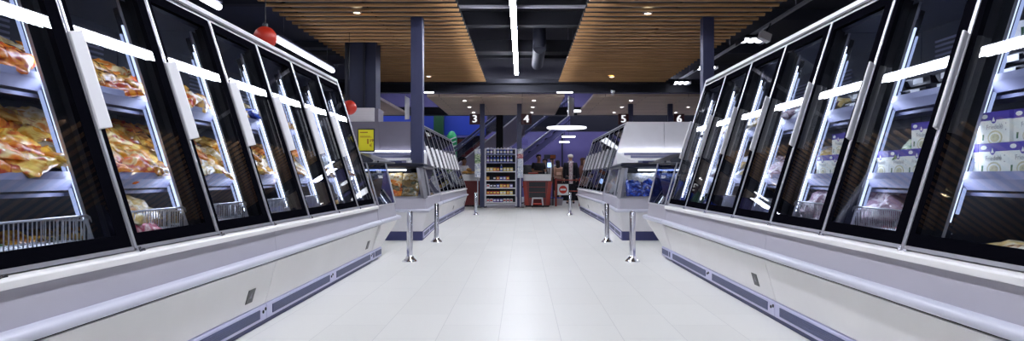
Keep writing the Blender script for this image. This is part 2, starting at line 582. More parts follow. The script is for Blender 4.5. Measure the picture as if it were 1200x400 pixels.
    # doors
    for i in range(4):
        x0, x1 = i * PITCH + 0.006, (i + 1) * PITCH - 0.006
        wl, wr, zb, zt = x0 + 0.055, x1 - 0.085, ZD0 + 0.066, ZD1 - 0.06
        b = MB()
        slab(b, x0, wl, ZD0, ZD1, -0.022, 0); slab(b, wr, x1, ZD0, ZD1, -0.022, 0)
        slab(b, wl, wr, ZD0, zb, -0.022, 0); slab(b, wl, wr, zt, ZD1, -0.022, 0)
        dr = b.build('door', M['frit'], root)
        b = MB(); b.poly([Gp(wl, zb, -0.001), Gp(wr, zb, -0.001), Gp(wr, zt, -0.001), Gp(wl, zt, -0.001)])
        b.poly([Gp(wl, zb, -0.0165), Gp(wr, zb, -0.0165), Gp(wr, zt, -0.0165), Gp(wl, zt, -0.0165)])
        b.build('pane', M['glass'], dr)
        b = MB()
        slab(b, x0 - 0.004, x0 + 0.013, ZD0 - 0.004, ZD1 + 0.002, -0.024, 0.006)
        b.build('edge_profile', M['silver'], dr, bevel=0.002)
        b = MB(); slab(b, x1 - 0.003, x1 + 0.001, ZD0, ZD1, -0.024, 0.003)
        slab(b, x0 + 0.014, x1, ZD0 - 0.004, ZD0 + 0.012, -0.024, 0.004)
        slab(b, x0 + 0.014, x1, ZD1 - 0.002, ZD1 + 0.003, -0.024, 0.002)
        b.build('edge_trim', M['silver'], dr)
        # handle: slanted grip plate on the left edge
        b = MB(); h0, h1 = 1.15, 1.56
        def hq(u, o, z):
            return Gp(x0 + u, z, o)
        sec = [(-0.006, 0.005), (-0.006, 0.014), (0.022, 0.046), (0.029, 0.048), (0.033, 0.043), (0.031, 0.036), (0.012, 0.01), (0.010, 0.003)]
        b.loft([[hq(u, o, z) for u, o in sec] for z in (h0, h1)])
        b.build('handle', M['handle'], dr, bevel=0.002)
        b = MB(); slab(b, x0 - 0.005, x0 + 0.05, ZD0 - 0.016, ZD0 - 0.004, -0.012, 0.014); slab(b, x0 - 0.004, x0 + 0.016, ZD0 - 0.02, ZD0 + 0.004, 0.0, 0.018)
        b.build('hinge', M['chrome'], dr)
    return root


def end_walls(root, x):
    """Closed end of a freezer: outer side panel, inner liner wall and the leaning end trim."""
    sg = 1 if x == 0 else -1
    b = MB(); pr = [(1.66, 0.14), (1.66, 0.64), (1.61, 0.645), (gD(2.03) - 0.005, 2.03), (gD(2.04) + 0.02, 2.039), (2.75, 2.039), (2.75, 0.14)]
    b.loft([[Lc(x + sg * 0.001, d, z) for d, z in pr], [Lc(x + sg * 0.005, d, z) for d, z in pr]])
    b.build('side_panel', M['pale'], root)
    b = MB(); pr = ((1.70, 0.565), (2.07, 1.895), (2.615, 1.895), (2.615, 0.565))
    b.loft([[Lc(x + sg * 0.006, d, z) for d, z in pr], [Lc(x + sg * 0.05, d, z) for d, z in pr]])
    b.build('liner_wall', M['liner'], root)
    b = MB(); xx = x + sg * 0.0125
    b.hexa([Gp(xx - 0.012, 0.63, -0.02), Gp(xx + 0.012, 0.63, -0.02), Gp(xx + 0.012, 0.63, 0.012), Gp(xx - 0.012, 0.63, 0.012),
            Gp(xx - 0.012, 2.03, -0.02), Gp(xx + 0.012, 2.03, -0.02), Gp(xx + 0.012, 2.03, 0.012), Gp(xx - 0.012, 2.03, 0.012)])
    b.build('end_trim', M['silver'], root, bevel=0.003)


CAB = []
SPOTS = []
for s in (-1, 1):
    side = 'left' if s < 0 else 'right'
    dy = 0.0 if s < 0 else 0.06
    for k, (y0, where) in enumerate(((1.30, 'nearest'), (4.42, 'second'), (13.42, 'third'), (16.54, 'fourth'))):
        SPOTS.append((s, y0 + dy, 'glass-door upright freezer on the %s of the aisle, %s one from the front' % (side, where)))
        # labels below give each freezer a look of its own
LAB = {(-1, 0): 'tall glass-door freezer holding heaps of yellow and orange bags, left side of aisle',
       (-1, 1): 'left glass-door freezer beyond the heaped yellow bags, beside the black-hooded chest end',
       (-1, 2): 'left far-row glass-door freezer, its end facing the navy column',
       (-1, 3): 'left far-row glass-door freezer, last one before the snack rack and checkouts',
       (1, 0): 'tall glass-door freezer stocked with purple-topped white boxes, right side of aisle',
       (1, 1): 'right glass-door freezer between the purple-topped boxes and the black-hooded chest end',
       (1, 2): 'right far-row glass-door freezer next to the pale end panel under sign 5',
       (1, 3): 'right far-row glass-door freezer, last one before the people at the checkouts'}
proto = make_cabinet()
for n, (s, y0, _) in enumerate(SPOTS):
    o = proto if n == 0 else copy_tree(proto)
    o.location = (s * REF, y0 + LEN / 2, 0)
    o.rotation_euler = (0, 0, PI / 2 if s < 0 else -PI / 2)
    tag(o, LAB[(s, n % 4)], 'freezer', 'glass-door freezers along the aisle')
    CAB.append(o)
for n, o in enumerate(CAB):                                # only the outer end of each pair is closed
    near_end = n % 2 == 0
    end_walls(o, (0.0 if near_end else LEN) if n < 4 else (LEN if near_end else 0.0))
# ------------------------------------------------------------------ end cases and fittings (world coordinates, s mirrors left/right)
def ring_plan(Df, yn, yf, r, Db, front_round=False, n=6, Dfn=None):
    """Plan outline of a chest end: straight aisle flank, rounded far corner (and near corner)."""
    Dn = Df if Dfn is None else Dfn
    pts = []
    if front_round:
        for k in range(n + 1):
            a = PI * 1.5 - (PI / 2) * k / n
            pts.append((Dn + r + r * math.cos(a), yn + r + r * math.sin(a)))
        pts = pts                                          # from near edge round to aisle flank
    else:
        pts.append((Dn, yn))
    for k in range(n + 1):
        a = PI - (PI / 2) * k / n
        pts.append((Df + r + r * math.cos(a), yf - r + r * math.sin(a)))
    pts.append((Db, yf)); pts.append((Db, yn))
    return pts


def W(s, base, D, y, z):
    return (s * D - base[0], y - base[1], z)


def near_head(s, y0):
    """Low chest end with leaning glass and a dark hood, at the far end of the near freezer row."""
    base = (s * 2.1, y0 + 0.5)
    side = 'left' if s < 0 else 'right'
    root = empty('chest_freezer_end', (base[0], base[1], 0), 0, 'low chest freezer end with smoked glass and black hood, %s near row' % side, 'freezer', 'hooded chest freezer ends')

    def lofted(name, rings, mat, sm=True, par=root, **kw):
        b = MB(); b.loft([[W(s, base, d, y, z) for d, y in ring_plan(*rg)] for z, rg in rings])
        return b.build(name, mat, par, smooth=sm, angle=35, **kw)
    B = 2.74
    lofted('plinth', [(0, (1.69, y0, y0 + 0.5, 0.06, B)), (0.036, (1.69, y0, y0 + 0.5, 0.06, B))], M['plinth'])
    kp = lofted('kick_plate', [(0.03, (1.655, y0 + 0.004, y0 + 0.52, 0.04, B)), (0.13, (1.655, y0 + 0.004, y0 + 0.52, 0.04, B))], M['kick'])
    for a, c in ((0.03, 0.09), (0.14, 0.46)):
        b = MB(); b.hexa([W(s, base, d, y0 + y, z) for z in (0.055, 0.112) for d, y in ((1.656, a), (1.656, c), (1.651, c), (1.651, a))])
        b.build('vent_grille', M['vent'], kp)
    lofted('hull', [(0.135, (1.665, y0 + 0.004, y0 + 0.58, 0.09, B)), (0.36, (1.575, y0 + 0.004, y0 + 1.0, 0.12, B)), (0.425, (1.56, y0 + 0.004, y0 + 1.12, 0.12, B))], M['lower'])
    lofted('bumper_rail', [(0.424, (1.548, y0, y0 + 1.17, 0.13, B, False, 6, 1.56)), (0.434, (1.53, y0, y0 + 1.19, 0.14, B, False, 6, 1.547)), (0.45, (1.525, y0, y0 + 1.2, 0.14, B, False, 6, 1.543)),
                           (0.466, (1.53, y0, y0 + 1.19, 0.14, B, False, 6, 1.547)), (0.476, (1.548, y0, y0 + 1.17, 0.13, B, False, 6, 1.56))], M['bumper'])
    lofted('upper_panel', [(0.476, (1.56, y0 + 0.003, y0 + 1.02, 0.12, B, False, 6, 1.59)), (0.63, (1.555, y0 + 0.003, y0 + 0.86, 0.1, B, False, 6, 1.60))], M['panel'])
    # well interior
    b = MB(); b.hexa([W(s, base, d, y, z) for z in (0.632, 0.66) for d, y in ((1.66, y0 + 0.05), (1.64, y0 + 0.78), (2.7, y0 + 0.78), (2.7, y0 + 0.05))])
    b.build('deck', M['liner'], root)
    # glass: aisle flank and far end
    g = MB()
    a0, a1 = W(s, base, 1.595, y0 + 0.03, 0.635), W(s, base, 1.558, y0 + 0.82, 0.635)
    c0, c1 = W(s, base, 1.735, y0 + 0.03, 1.12), W(s, base, 1.645, y0 + 0.66, 1.12)
    d1, d2 = W(s, base, 2.7, y0 + 0.82, 0.635), W(s, base, 2.7, y0 + 0.66, 1.12)
    g.poly([a0, a1, c1, c0]).poly([a1, d1, d2, c1])
    g.build('curved_glass', M['glass_dark'], root)
    b = MB(); b.tube([a1, c1], 0.011, 8).tube([a0, c0], 0.01, 8).tube([a0, a1], 0.008, 8).tube([a1, d1], 0.008, 8)
    b.build('glass_frame', M['silver'], root, smooth=True)
    b = MB(); b.hexa([W(s, base, d, y, z) for z in (0.66, 1.12) for d, y in ((2.6, y0 + 0.03), (2.6, y0 + 0.6), (2.72, y0 + 0.6), (2.72, y0 + 0.03))])
    b.hexa([W(s, base, d, y, z) for z in (0.66, 1.12) for d, y in ((1.9, y0 + 0.002), (1.9, y0 + 0.02), (2.7, y0 + 0.02), (2.7, y0 + 0.002))])
    b.build('back_liner', M['liner'], root)
    # lettering on the glass
    sg = 1 if s > 0 else -1
    nrm_o = -0.022 * s
    up = (Vector(c0) - Vector(a0)).normalized()
    along = (Vector(a1) - Vector(a0)).normalized() * (-s)   # reads left to right from the aisle
    mid = Vector(a0).lerp(Vector(c0), 0.78).lerp(Vector(a1).lerp(Vector(c1), 0.78), 0.42) + Vector((nrm_o, 0, 0.001))
    b = MB(); put_text(b, 'TEXOLA', 0.058, mid, along, up, 0.003); put_text(b, 'TEXOLA', 0.05, mid - up * 0.062, along, up, 0.002)
    tx = b.build('glass_lettering', M['ink'], root); tx['label'] = 'two short lines of white lettering'
    # hood
    prof = [(1.60, 1.118), (1.585, 1.135), (1.62, 1.165), (1.74, 1.215), (1.88, 1.245), (2.1, 1.25), (2.72, 1.25), (2.72, 1.12)]
    b = MB(); b.loft([[W(s, base, d + e, y, zz if i in (0, 7) else 1.12 + (zz - 1.12) * k) for i, (d, zz) in enumerate(prof)] for y, e, k in ((y0 + 0.004, 0.06, 1.0), (y0 + 0.5, 0.02, 1.0), (y0 + 0.66, 0.0, 0.86), (y0 + 0.74, 0.02, 0.4))])
    b.build('hood', M['hood'], root, smooth=True, angle=40)
    b = MB(); b.tube([W(s, base, 1.60, y0 + 0.03, 1.125), W(s, base, 1.545, y0 + 0.7, 1.125), W(s, base, 1.62, y0 + 0.8, 1.125), W(s, base, 2.6, y0 + 0.8, 1.125)], 0.012, 8)
    b.build('hood_lip', M['hood'], root, smooth=True)
    return root


near_head(-1, 7.545)
near_head(1, 7.605)


def far_head(s):
    """Wide chest island end of the far freezer row: window to the front, dark rim, upper ledge with an added light strip."""
    y0, y1 = 10.2, 13.40 + (0.06 if s > 0 else 0)
    base = (s * 2.9, 11.8)
    side = 'left' if s < 0 else 'right'
    root = empty('chest_freezer_island', (base[0], base[1], 0), 0,
                 'wide chest freezer island with front window showing %s' % ('brown packs, left of aisle' if s < 0 else 'blue packs, right of aisle'), 'freezer', 'chest freezer islands')
    B = 4.4

    def lofted(name, rings, mat, par=root, **kw):
        b = MB(); b.loft([[W(s, base, d, y, z) for d, y in ring_plan(*rg)] for z, rg in rings])
        return b.build(name, mat, par, smooth=True, angle=35, **kw)

    def rp(df, yn, dn, r=0.05):
        return (df, yn, y1 - 0.004, 0.02, B, True, 6, dn)
    def pl(df, yn, dn, r):
        pts = []
        for k in range(7):
            a = PI * 1.5 - (PI / 2) * k / 6
            pts.append((dn + r + r * math.cos(a), yn + r + r * math.sin(a)))
        pts += [(df, y1 - 0.004), (B, y1 - 0.004), (B, yn)]
        return pts

    def lf(name, rings, mat, par=root, ang=35, **kw):
        b = MB(); b.loft([[W(s, base, d, y, z) for d, y in pl(*rg)] for z, rg in rings])
        return b.build(name, mat, par, smooth=True, angle=ang, **kw)
    kp = lf('kick_plate', [(0.0, (1.655, y0 + 0.06, 1.5, 0.02)), (0.135, (1.655, y0 + 0.06, 1.5, 0.02))], M['plinth'])
    b = MB(); b.hexa([W(s, base, d, y, z) for z in (0.03, 0.128) for d, y in ((1.50, y0 + 0.12), (1.65, y1 - 0.02), (1.64, y1 - 0.02), (1.488, y0 + 0.12))])
    b.build('kick_trim', M['kick'], kp)
    for q in range(3):
        ya, yb = y0 + 0.2 + q * 1.0, y0 + 1.05 + q * 1.0
        f = lambda y: 1.488 + 0.152 * (y - y0 - 0.12) / (y1 - y0 - 0.14)
        b = MB(); b.hexa([W(s, base, d, y, z) for z in (0.055, 0.112) for d, y in ((f(ya) + 0.002, ya), (f(yb) + 0.002, yb), (f(yb) - 0.004, yb), (f(ya) - 0.004, ya))])
        b.build('vent_grille', M['vent'], kp)
    lf('hull', [(0.14, (1.665, y0 + 0.03, 1.5, 0.03)), (0.425, (1.585, y0 + 0.015, 1.43, 0.04))], M['pale'])
    lf('bumper_rail', [(0.424, (1.57, y0 - 0.01, 1.405, 0.05)), (0.436, (1.553, y0 - 0.03, 1.39, 0.06)), (0.45, (1.548, y0 - 0.036, 1.385, 0.06)), (0.464, (1.553, y0 - 0.03, 1.39, 0.06)), (0.476, (1.57, y0 - 0.01, 1.405, 0.05))], M['bumper'])
    lf('upper_panel', [(0.476, (1.60, y0 + 0.02, 1.43, 0.04)), (0.63, (1.60, y0 + 0.05, 1.45, 0.04))], M['panel'])
    # glass box with frame posts
    g = MB()
    P = {}
    for nm, d, y, z in (('a', 1.47, y0 + 0.07, 0.635), ('b', 1.56, y0 + 0.17, 1.1), ('c', 4.3, y0 + 0.07, 0.635), ('d', 4.3, y0 + 0.17, 1.1), ('e', 1.605, y1 - 0.02, 0.635), ('f', 1.74, y1 - 0.02, 1.1)):
        P[nm] = Vector(W(s, base, d, y, z))
    g.poly([P['a'], P['c'], P['d'], P['b']])
    g.poly([P['a'], P['e'], P['f'], P['b']])
    g.build('window_glass', M['glass'], root)
    b = MB()

    def bar(p, q, w=0.035):
        b.tube([p, q], w, 4)
    bar(P['a'], P['b'], 0.05); bar(P['a'], P['c'], 0.025); bar(P['a'], P['e'], 0.02); bar(P['e'], P['f'], 0.02)
    m0, m1 = P['a'].lerp(P['e'], 0.28), P['b'].lerp(P['f'], 0.28)
    bar(m0, m1, 0.02)
    for t in (0.62,):
        bar(P['a'].lerp(P['c'], t), P['b'].lerp(P['d'], t), 0.03)
    b.build('window_frame', M['silver'], root)
    lf('rim', [(1.095, (1.75, y0 + 0.12, 1.52, 0.06)), (1.115, (1.72, y0 + 0.08, 1.49, 0.08)), (1.15, (1.72, y0 + 0.08, 1.49, 0.08)), (1.17, (1.75, y0 + 0.12, 1.52, 0.06))], M['hood'])
    b = MB(); b.hexa([W(s, base, d, y, z) for z in (0.634, 0.66) for d, y in ((1.5, y0 + 0.1), (1.64, y1 - 0.05), (4.3, y1 - 0.05), (4.3, y0 + 0.1))])
    b.hexa([W(s, base, d, y, z) for z in (0.66, 1.09) for d, y in ((1.75, y0 + 1.3), (1.75, y0 + 1.34), (4.3, y0 + 1.34), (4.3, y0 + 1.3))])
    b.build('deck', M['liner'], root)
    b = MB(); b.hexa([W(s, base, d, y, z) for z in (1.05, 1.075) for d, y in ((1.8, y0 + 0.36), (1.8, y0 + 0.4), (4.2, y0 + 0.4), (4.2, y0 + 0.36))])
    b.build('led_or_added_strip', M['led2'], root)
    # upper ledge: sloping white cover with stepped ticket rails
    b = MB(); pr = [(y0 + 0.9, 1.172), (y0 + 0.9, 1.21), (y0 + 1.7, 1.27), (y1 - 0.12, 1.44), (y1 - 0.06, 1.44), (y1 - 0.06, 1.172)]
    b.loft([[W(s, base, d, y, z) for y, z in pr] for d in (1.86, 4.35)])
    ld = b.build('upper_ledge', M['white'], root, bevel=0.006)
    b = MB(); b.hexa([W(s, base, d, y, z) for z in (1.455, 1.47) for d, y in ((1.9, y1 - 0.06), (1.9, y1 - 0.012), (4.3, y1 - 0.012), (4.3, y1 - 0.06))])
    b.build('led_or_added_strip', M['led2'], ld)  # strip added to whiten the ledge from above
    for q, (yy, zz) in enumerate(((y0 + 0.86, 1.176), (y0 + 1.62, 1.285), (y0 + 2.4, 1.36))):
        b = MB(); b.hexa([W(s, base, d, y, z) for z in (zz, zz + 0.045) for d, y in ((1.88, yy), (1.88, yy + 0.02), (4.3, yy + 0.02), (4.3, yy))])
        b.build('ticket_rail', M['shelf'], ld)
    for q in range(5):
        d0 = 1.95 + q * 0.45
        b = MB(); b.hexa([W(s, base, d, y, z) for z in (1.18, 1.216) for d, y in ((d0, y0 + 0.852), (d0, y0 + 0.86), (d0 + 0.18, y0 + 0.86), (d0 + 0.18, y0 + 0.852))])
        b.build('price_ticket', M['white'] if q % 2 else M['plinth'], ld)
    return root


M['led2'] = emit('island_light', (232, 238, 255), 3.5)
far_head(-1)
far_head(1)

# end panels of the back-to-back rows
for s in (-1, 1):
    m = M['grey'] if s < 0 else M['pale']  # right side paler: its stronger lamp light is put into the colour
    y = 13.40 if s < 0 else 13.46
    b = MB(); x0, x1 = (-4.4, -2.80) if s < 0 else (2.80, 4.4)
    b.box(x0, x1, y, y + 0.04, 0, 2.045)
    o = b.build('end_panel', m, bevel=0.003)
    tc = MB(); tc.box(x0, x1, y + 0.042, y + 6.2, 2.0, 2.044); tc.build('top_cover', m, o)
    tag(o, 'large %s end panel closing the %s far freezer row' % (('mauve grey', 'left') if s < 0 else ('pale grey', 'right')), 'panel')
    b = MB(); pr = [(1.62, 0.645), (2.06, 2.045), (2.795, 2.045), (2.795, 0.645)]
    b.loft([[(s * d, yy, z) for d, z in pr] for yy in (y - 0.002, y + 0.012)])
    o = b.build('gable_panel', m, bevel=0.002)
    tag(o, 'slanted %s gable panel beside the first glass door of the %s far row' % (('mauve grey', 'left') if s < 0 else ('pale grey', 'right')), 'panel')

# bollards
b = MB()
b.lathe([(0.034, 0.0), (0.034, 0.555), (0.03, 0.566), (0.0, 0.57)], n=24)
root = empty('bollard')
b.build('post', M['chrome'], root, smooth=True)
b = MB(); b.lathe([(0.085, 0), (0.085, 0.008), (0.07, 0.022), (0.052, 0.04), (0.042, 0.062), (0.036, 0.066)], n=24)
fl = b.build('flange', M['chrome'], root, smooth=True)
for k in range(4):
    a = PI / 4 + k * PI / 2
    b = MB(); b.lathe([(0.014, 0.004), (0.014, 0.022), (0.008, 0.03), (0.0, 0.031)], (0.066 * math.cos(a), 0.066 * math.sin(a), 0), 8)
    b.build('bolt', M['chrome'], fl, smooth=True)
for n, (x, y, l) in enumerate(((-1.265, 7.68, 'chrome bollard beside the hooded chest end, left near row'), (1.24, 7.68, 'chrome bollard beside the hooded chest end, right near row'),
                               (-1.255, 10.0, 'chrome bollard at the corner of the left chest island with brown packs'), (1.24, 10.0, 'chrome bollard at the corner of the right chest island with blue packs'),
                               (-1.17, 17.2, 'chrome bollard farthest along the left aisle side, near the snack rack'), (1.2, 17.2, 'chrome bollard farthest along the right aisle side, near the no-entry barrier'))):
    o = root if n == 0 else copy_tree(root)
    o.location = (x, y, 0)
    tag(o, l, 'bollard', 'chrome bollards guarding the freezers')

# price card on the left hood
t = empty('price_sign', (-1.83, 8.0, 1.25), 0, 'yellow price sign standing on the black hood of the left chest end', 'sign')
b = MB(); b.box(-0.1, 0.1, 0.0, 0.014, 0, 0.27); b.box(-0.07, 0.07, -0.03, 0.06, 0, 0.012)
b.build('frame', M['black'], t, bevel=0.003)
b = MB(); b.box(-0.088, 0.088, -0.004, 0.0, 0.014, 0.258)
cd = b.build('card', M['yellow'], t)
b = MB(); put_text(b, '1', 0.085, (0.022, -0.006, 0.118), (1, 0, 0), (0, 0, 1), 0.003); put_text(b, '19', 0.05, (0.064, -0.006, 0.13), (1, 0, 0), (0, 0, 1), 0.002)
put_text(b, '€', 0.05, (0.058, -0.006, 0.072), (1, 0, 0), (0, 0, 1), 0.001)
b.build('price', M['inkred'], cd)
b = MB(); b.box(-0.07, 0.02, -0.006, -0.0045, 0.222, 0.232).box(-0.07, 0.05, -0.006, -0.0045, 0.178, 0.183).box(-0.07, 0.07, -0.006, -0.0045, 0.168, 0.172)
b.build('small_print', M['inkred'], cd)

# white louvred box on top of the left end panel
t = empty('louvre_box', (-3.14, 13.46, 2.046), 0, 'white louvred box on the left end panel, below the broad navy column', 'box')
b = MB(); b.box(-0.3, 0.22, 0, 0.6, 0, 0.275); b.build('casing', M['white'], t, bevel=0.006)
b = MB()
for k in range(7):
    b.box(-0.29, 0.21, -0.006, 0.0, 0.02 + k * 0.036, 0.04 + k * 0.036)
b.build('louvres', M['pale'], t)
b = MB(); b.box(0.225, 0.3, 0.02, 0.5, 0, 0.265)
b.build('side_cover', M['grey'], t, bevel=0.004)
# ------------------------------------------------------------------ goods in the freezers
FILM = {
    'yellow': printed('film_yellow', [(236, 176, 44), (214, 140, 30), (244, 206, 100), (196, 84, 24)]),
    'orange': printed('film_orange', [(206, 88, 24), (232, 140, 40), (176, 52, 26), (244, 196, 96)]),
    'amber': printed('film_amber', [(190, 120, 38), (140, 82, 30), (226, 172, 74), (96, 50, 26)]),
    'red': printed('film_red', [(206, 60, 36), (236, 140, 50), (250, 226, 160), (180, 40, 40)]),
    'cream': printed('film_cream', [(226, 204, 150), (214, 180, 110), (236, 226, 196), (190, 132, 70)]),
    'brown': printed('film_brown', [(96, 74, 44), (150, 120, 70), (60, 70, 50), (190, 160, 110)]),
    'pink': printed('film_pink', [(226, 150, 160), (240, 206, 200), (200, 90, 110), (246, 236, 226)]),
    'blue': printed('film_blue', [(30, 54, 176), (18, 30, 116), (50, 92, 214), (170, 196, 244)]),
    'white': printed('film_white', [(236, 238, 246), (206, 212, 232), (250, 250, 250), (150, 170, 216)]),
    'green': printed('film_green', [(120, 160, 90), (220, 230, 200), (70, 120, 60), (240, 240, 220)]),
    'mauve': printed('film_mauve', [(206, 180, 190), (160, 130, 146), (232, 220, 224), (120, 96, 110)]),
}
BAGM = {}


def bag_mesh(var, colour, L=0.25, Wd=0.175, T=0.066):
    """A sealed pillow bag: bulging, crumpled, with flat crimped ends."""
    key = (var, colour, L)
    if key in BAGM:
        return BAGM[key]
    rr = random.Random(var * 31 + 5)
    off = Vector((rr.random() * 50, rr.random() * 50, 0))
    nx, ny = 15, 11
    b = MB()

    def sheet(sgn):
        vs = []
        for i in range(nx):
            for j in range(ny):
                u, v = i / (nx - 1) * 2 - 1, j / (ny - 1) * 2 - 1
                bulge = max(0, 1 - abs(u) ** 3.2) * max(0, 1 - abs(v) ** 2.6)
                e = 0.8 if abs(u) > 0.86 else 1
                x = u * L / 2 * (1 - 0.07 * (1 - abs(u)) * v * v)
                y = v * Wd / 2 * (1 - 0.12 * bulge * 0 - 0.10 * (1 - u * u) * 0.4)
                q = Vector((u * 2.1, v * 2.1, sgn * 0.4)) + off
                n1 = noise.noise(q) ; n2 = noise.noise(q * 2.7)
                z = sgn * (T / 2) * bulge ** 0.6 * (1 + 0.55 * n1) + 0.010 * n2 * (0.3 + bulge) + 0.012 * noise.noise(q * 0.8 + Vector((9, 3, 0)))
                y += 0.008 * noise.noise(q * 1.4 + Vector((4, 0, 7))); x += 0.006 * noise.noise(q * 1.6 + Vector((0, 8, 2)))
                if abs(u) > 0.9:
                    z += 0.004 * math.sin(v * 16)
                vs.append((x, y, z))
        return vs
    fs = [(i * ny + j, (i + 1) * ny + j, (i + 1) * ny + j + 1, i * ny + j + 1) for i in range(nx - 1) for j in range(ny - 1)]
    top, bot = sheet(1), sheet(-1)
    edge = {i * ny + j for i in range(nx) for j in range(ny) if i in (0, nx - 1) or j in (0, ny - 1)}
    for k in edge:
        m = tuple((a + c) / 2 for a, c in zip(top[k], bot[k]))
        top[k] = (m[0], m[1], m[2] + 0.0012); bot[k] = (m[0], m[1], m[2] - 0.0012)
    n = len(top)
    fr = fs + [tuple(n + q for q in reversed(f)) for f in fs]
    per = [j for j in range(ny)] + [i * ny + ny - 1 for i in range(1, nx)] + [(nx - 1) * ny + j for j in range(ny - 2, -1, -1)] + [i * ny for i in range(nx - 2, 0, -1)]
    for a, c in zip(per, per[1:] + per[:1]):
        fr.append((a, c, n + c, n + a))
    b.add(top + bot, fr)
    o = b.build('frozen_food_bag', FILM[colour], None, smooth=True, angle=80)
    me = o.data
    bpy.data.objects.remove(o)
    BAGM[key] = me
    return me


def bag(colour, X, Y, Z, rot, label, group, big=None, var=None, name='frozen_food_bag'):
    me = bag_mesh(R.randrange(5) if var is None else var, colour, *(big or ()))
    o = bpy.data.objects.new(name, me)
    COL.objects.link(o)
    o.location = (X, Y, Z); o.rotation_euler = rot
    return tag(o, label, 'food bag', group)


def facing(s, t, yaw=0.0, roll=0.0):
    """Lying along the aisle with its face tipped towards it."""
    return (Matrix.Rotation(-s * t, 4, 'Y') @ Matrix.Rotation(roll, 4, 'X') @ Matrix.Rotation(PI / 2 + yaw, 4, 'Z')).to_euler()


DOORW = {-1: {0: 'first', 1: 'second', 2: 'third', 3: 'fourth', 4: 'fifth', 5: 'sixth', 6: 'seventh'},
         1: {0: 'first', 1: 'second', 2: 'third', 3: 'fourth', 4: 'fifth', 5: 'sixth', 6: 'seventh'}}
LAYW = ['against the price rail', 'low in the heap', 'halfway up the heap', 'high in the heap', 'near the top of the heap', 'on top of the heap']


def door_of(s, Y):
    k = int(math.floor((Y - (2.08 if s < 0 else 2.14)) / PITCH))
    return DOORW[s].get(max(0, min(6, k)), 'first')


def heap(s, Ya, Yb, step, layers, D0, Z0, dD, dZ, cols, shelf, skip=0.0, tilt=0.5):
    side = 'left' if s < 0 else 'right'
    for k in range(layers):
        Y = Ya + R.uniform(0, step * 0.7)
        while Y < Yb:
            c = R.choice(cols)
            if R.random() >= skip or k == 0:
                D = D0 + dD * k + R.uniform(-0.015, 0.015)
                z = Z0 + dZ * k + R.uniform(-0.006, 0.012) + 0.012 * math.sin(Y * 5 + k)
                tl = tilt * R.uniform(0.5, 1.25)
                # bag lies on the heap, its face leaning towards the aisle
                base = Matrix.Rotation(R.uniform(-0.5, 0.5) + (PI / 2), 4, 'Z')
                m = Matrix.Rotation(-tl if s < 0 else tl, 4, 'Y')
                m = Matrix.Rotation((tl if s < 0 else -tl), 4, 'Y') @ Matrix.Rotation(R.uniform(-0.22, 0.22), 4, 'X') @ base
                word = LAYW[min(5, int(k * 5 / max(1, layers - 1)))] if layers > 1 else LAYW[0]
                bag(c, s * D, Y, z, m.to_euler(), '%s food bag %s, %s behind the %s %s door' % (c, word, shelf, door_of(s, Y), side),
                    '%s bags %s, %s %s door' % (c, shelf, door_of(s, Y), side))
            Y += step * R.uniform(0.85, 1.15)


VEG = ['yellow', 'yellow', 'orange', 'amber', 'orange', 'red', 'cream']
heap(-1, 1.5, 4.5, 0.225, 6, 1.925, 1.0, 0.062, 0.043, VEG, 'lower shelf')
heap(-1, 1.5, 4.5, 0.235, 3, 2.05, 1.412, 0.075, 0.046, VEG + ['amber', 'cream'], 'upper shelf')
heap(-1, 1.6, 4.4, 0.25, 2, 1.90, 0.645, 0.10, 0.035, ['brown', 'amber', 'green', 'brown'], 'bottom well', tilt=0.3)
heap(-1, 4.56, 7.42, 0.24, 4, 1.925, 1.0, 0.06, 0.05, ['yellow', 'cream', 'amber', 'yellow', 'orange'], 'lower shelf')
heap(-1, 4.56, 7.42, 0.24, 2, 2.05, 1.412, 0.09, 0.042, ['cream', 'amber', 'yellow', 'blue'], 'upper shelf')
heap(-1, 4.62, 7.42, 0.24, 1, 1.86, 0.665, 0.09, 0.045, ['blue', 'brown', 'yellow', 'blue'], 'bottom well', tilt=0.3)
bag('pink', -1.81, 3.12, 0.725, facing(-1, 0.6, -0.1, 0.1), 'big pink food bag bulging in the bottom well behind the second left door', None, (0.34, 0.2, 0.1), 2)
bag('cream', -1.86, 3.24, 0.79, facing(-1, 0.5, 0.2, -0.1), 'big cream food bag lying over the pink bag, bottom well of second left door', None, (0.36, 0.22, 0.1), 1)
for k in range(5):
    bag('pink' if k % 2 else 'white', -1.92 - 0.03 * (k % 2), 6.05 + 0.15 * k, 1.04 + 0.012 * k, facing(-1, 1.0, 0.1 * k - 0.2), '%s food bag standing in front of the lower shelf heap, sixth left door' % ('pink' if k % 2 else 'white'), 'standing bags behind the sixth left door')

# wire baskets in the wells
def wire_basket_mesh():
    b = MB(); Lw, h, d = 0.62, 0.105, 0.22
    r = 0.0026
    fr = [(0.0, 0, 0), (0.0, 0, h - 0.02), (0.008, 0, h - 0.006), (0.022, 0, h), (Lw - 0.022, 0, h), (Lw - 0.008, 0, h - 0.006), (Lw, 0, h - 0.02), (Lw, 0, 0)]
    b.tube(fr, 0.0048, 6); b.tube([(0, 0, 0), (Lw, 0, 0)], 0.0042, 6)
    k = 0.02
    while k < Lw - 0.01:
        b.tube([(k, 0, 0), (k, 0, h)], r, 5); k += 0.0225
    for x in (0, Lw):
        b.tube([(x, 0, h - 0.02), (x, d, h - 0.02)], 0.004, 5); b.tube([(x, 0, 0), (x, d, 0)], 0.004, 5)
        for q in range(1, 8):
            b.tube([(x, q * d / 8, 0), (x, q * d / 8, h - 0.02)], r, 4)
    for q in range(1, 6):
        b.tube([(0, q * d / 6, 0), (Lw, q * d / 6, 0)], r, 4)
    b.tube([(0, d, h - 0.02), (Lw, d, h - 0.02)], 0.004, 5)
    return b.build('wire_basket', M['wire'], None, smooth=True)


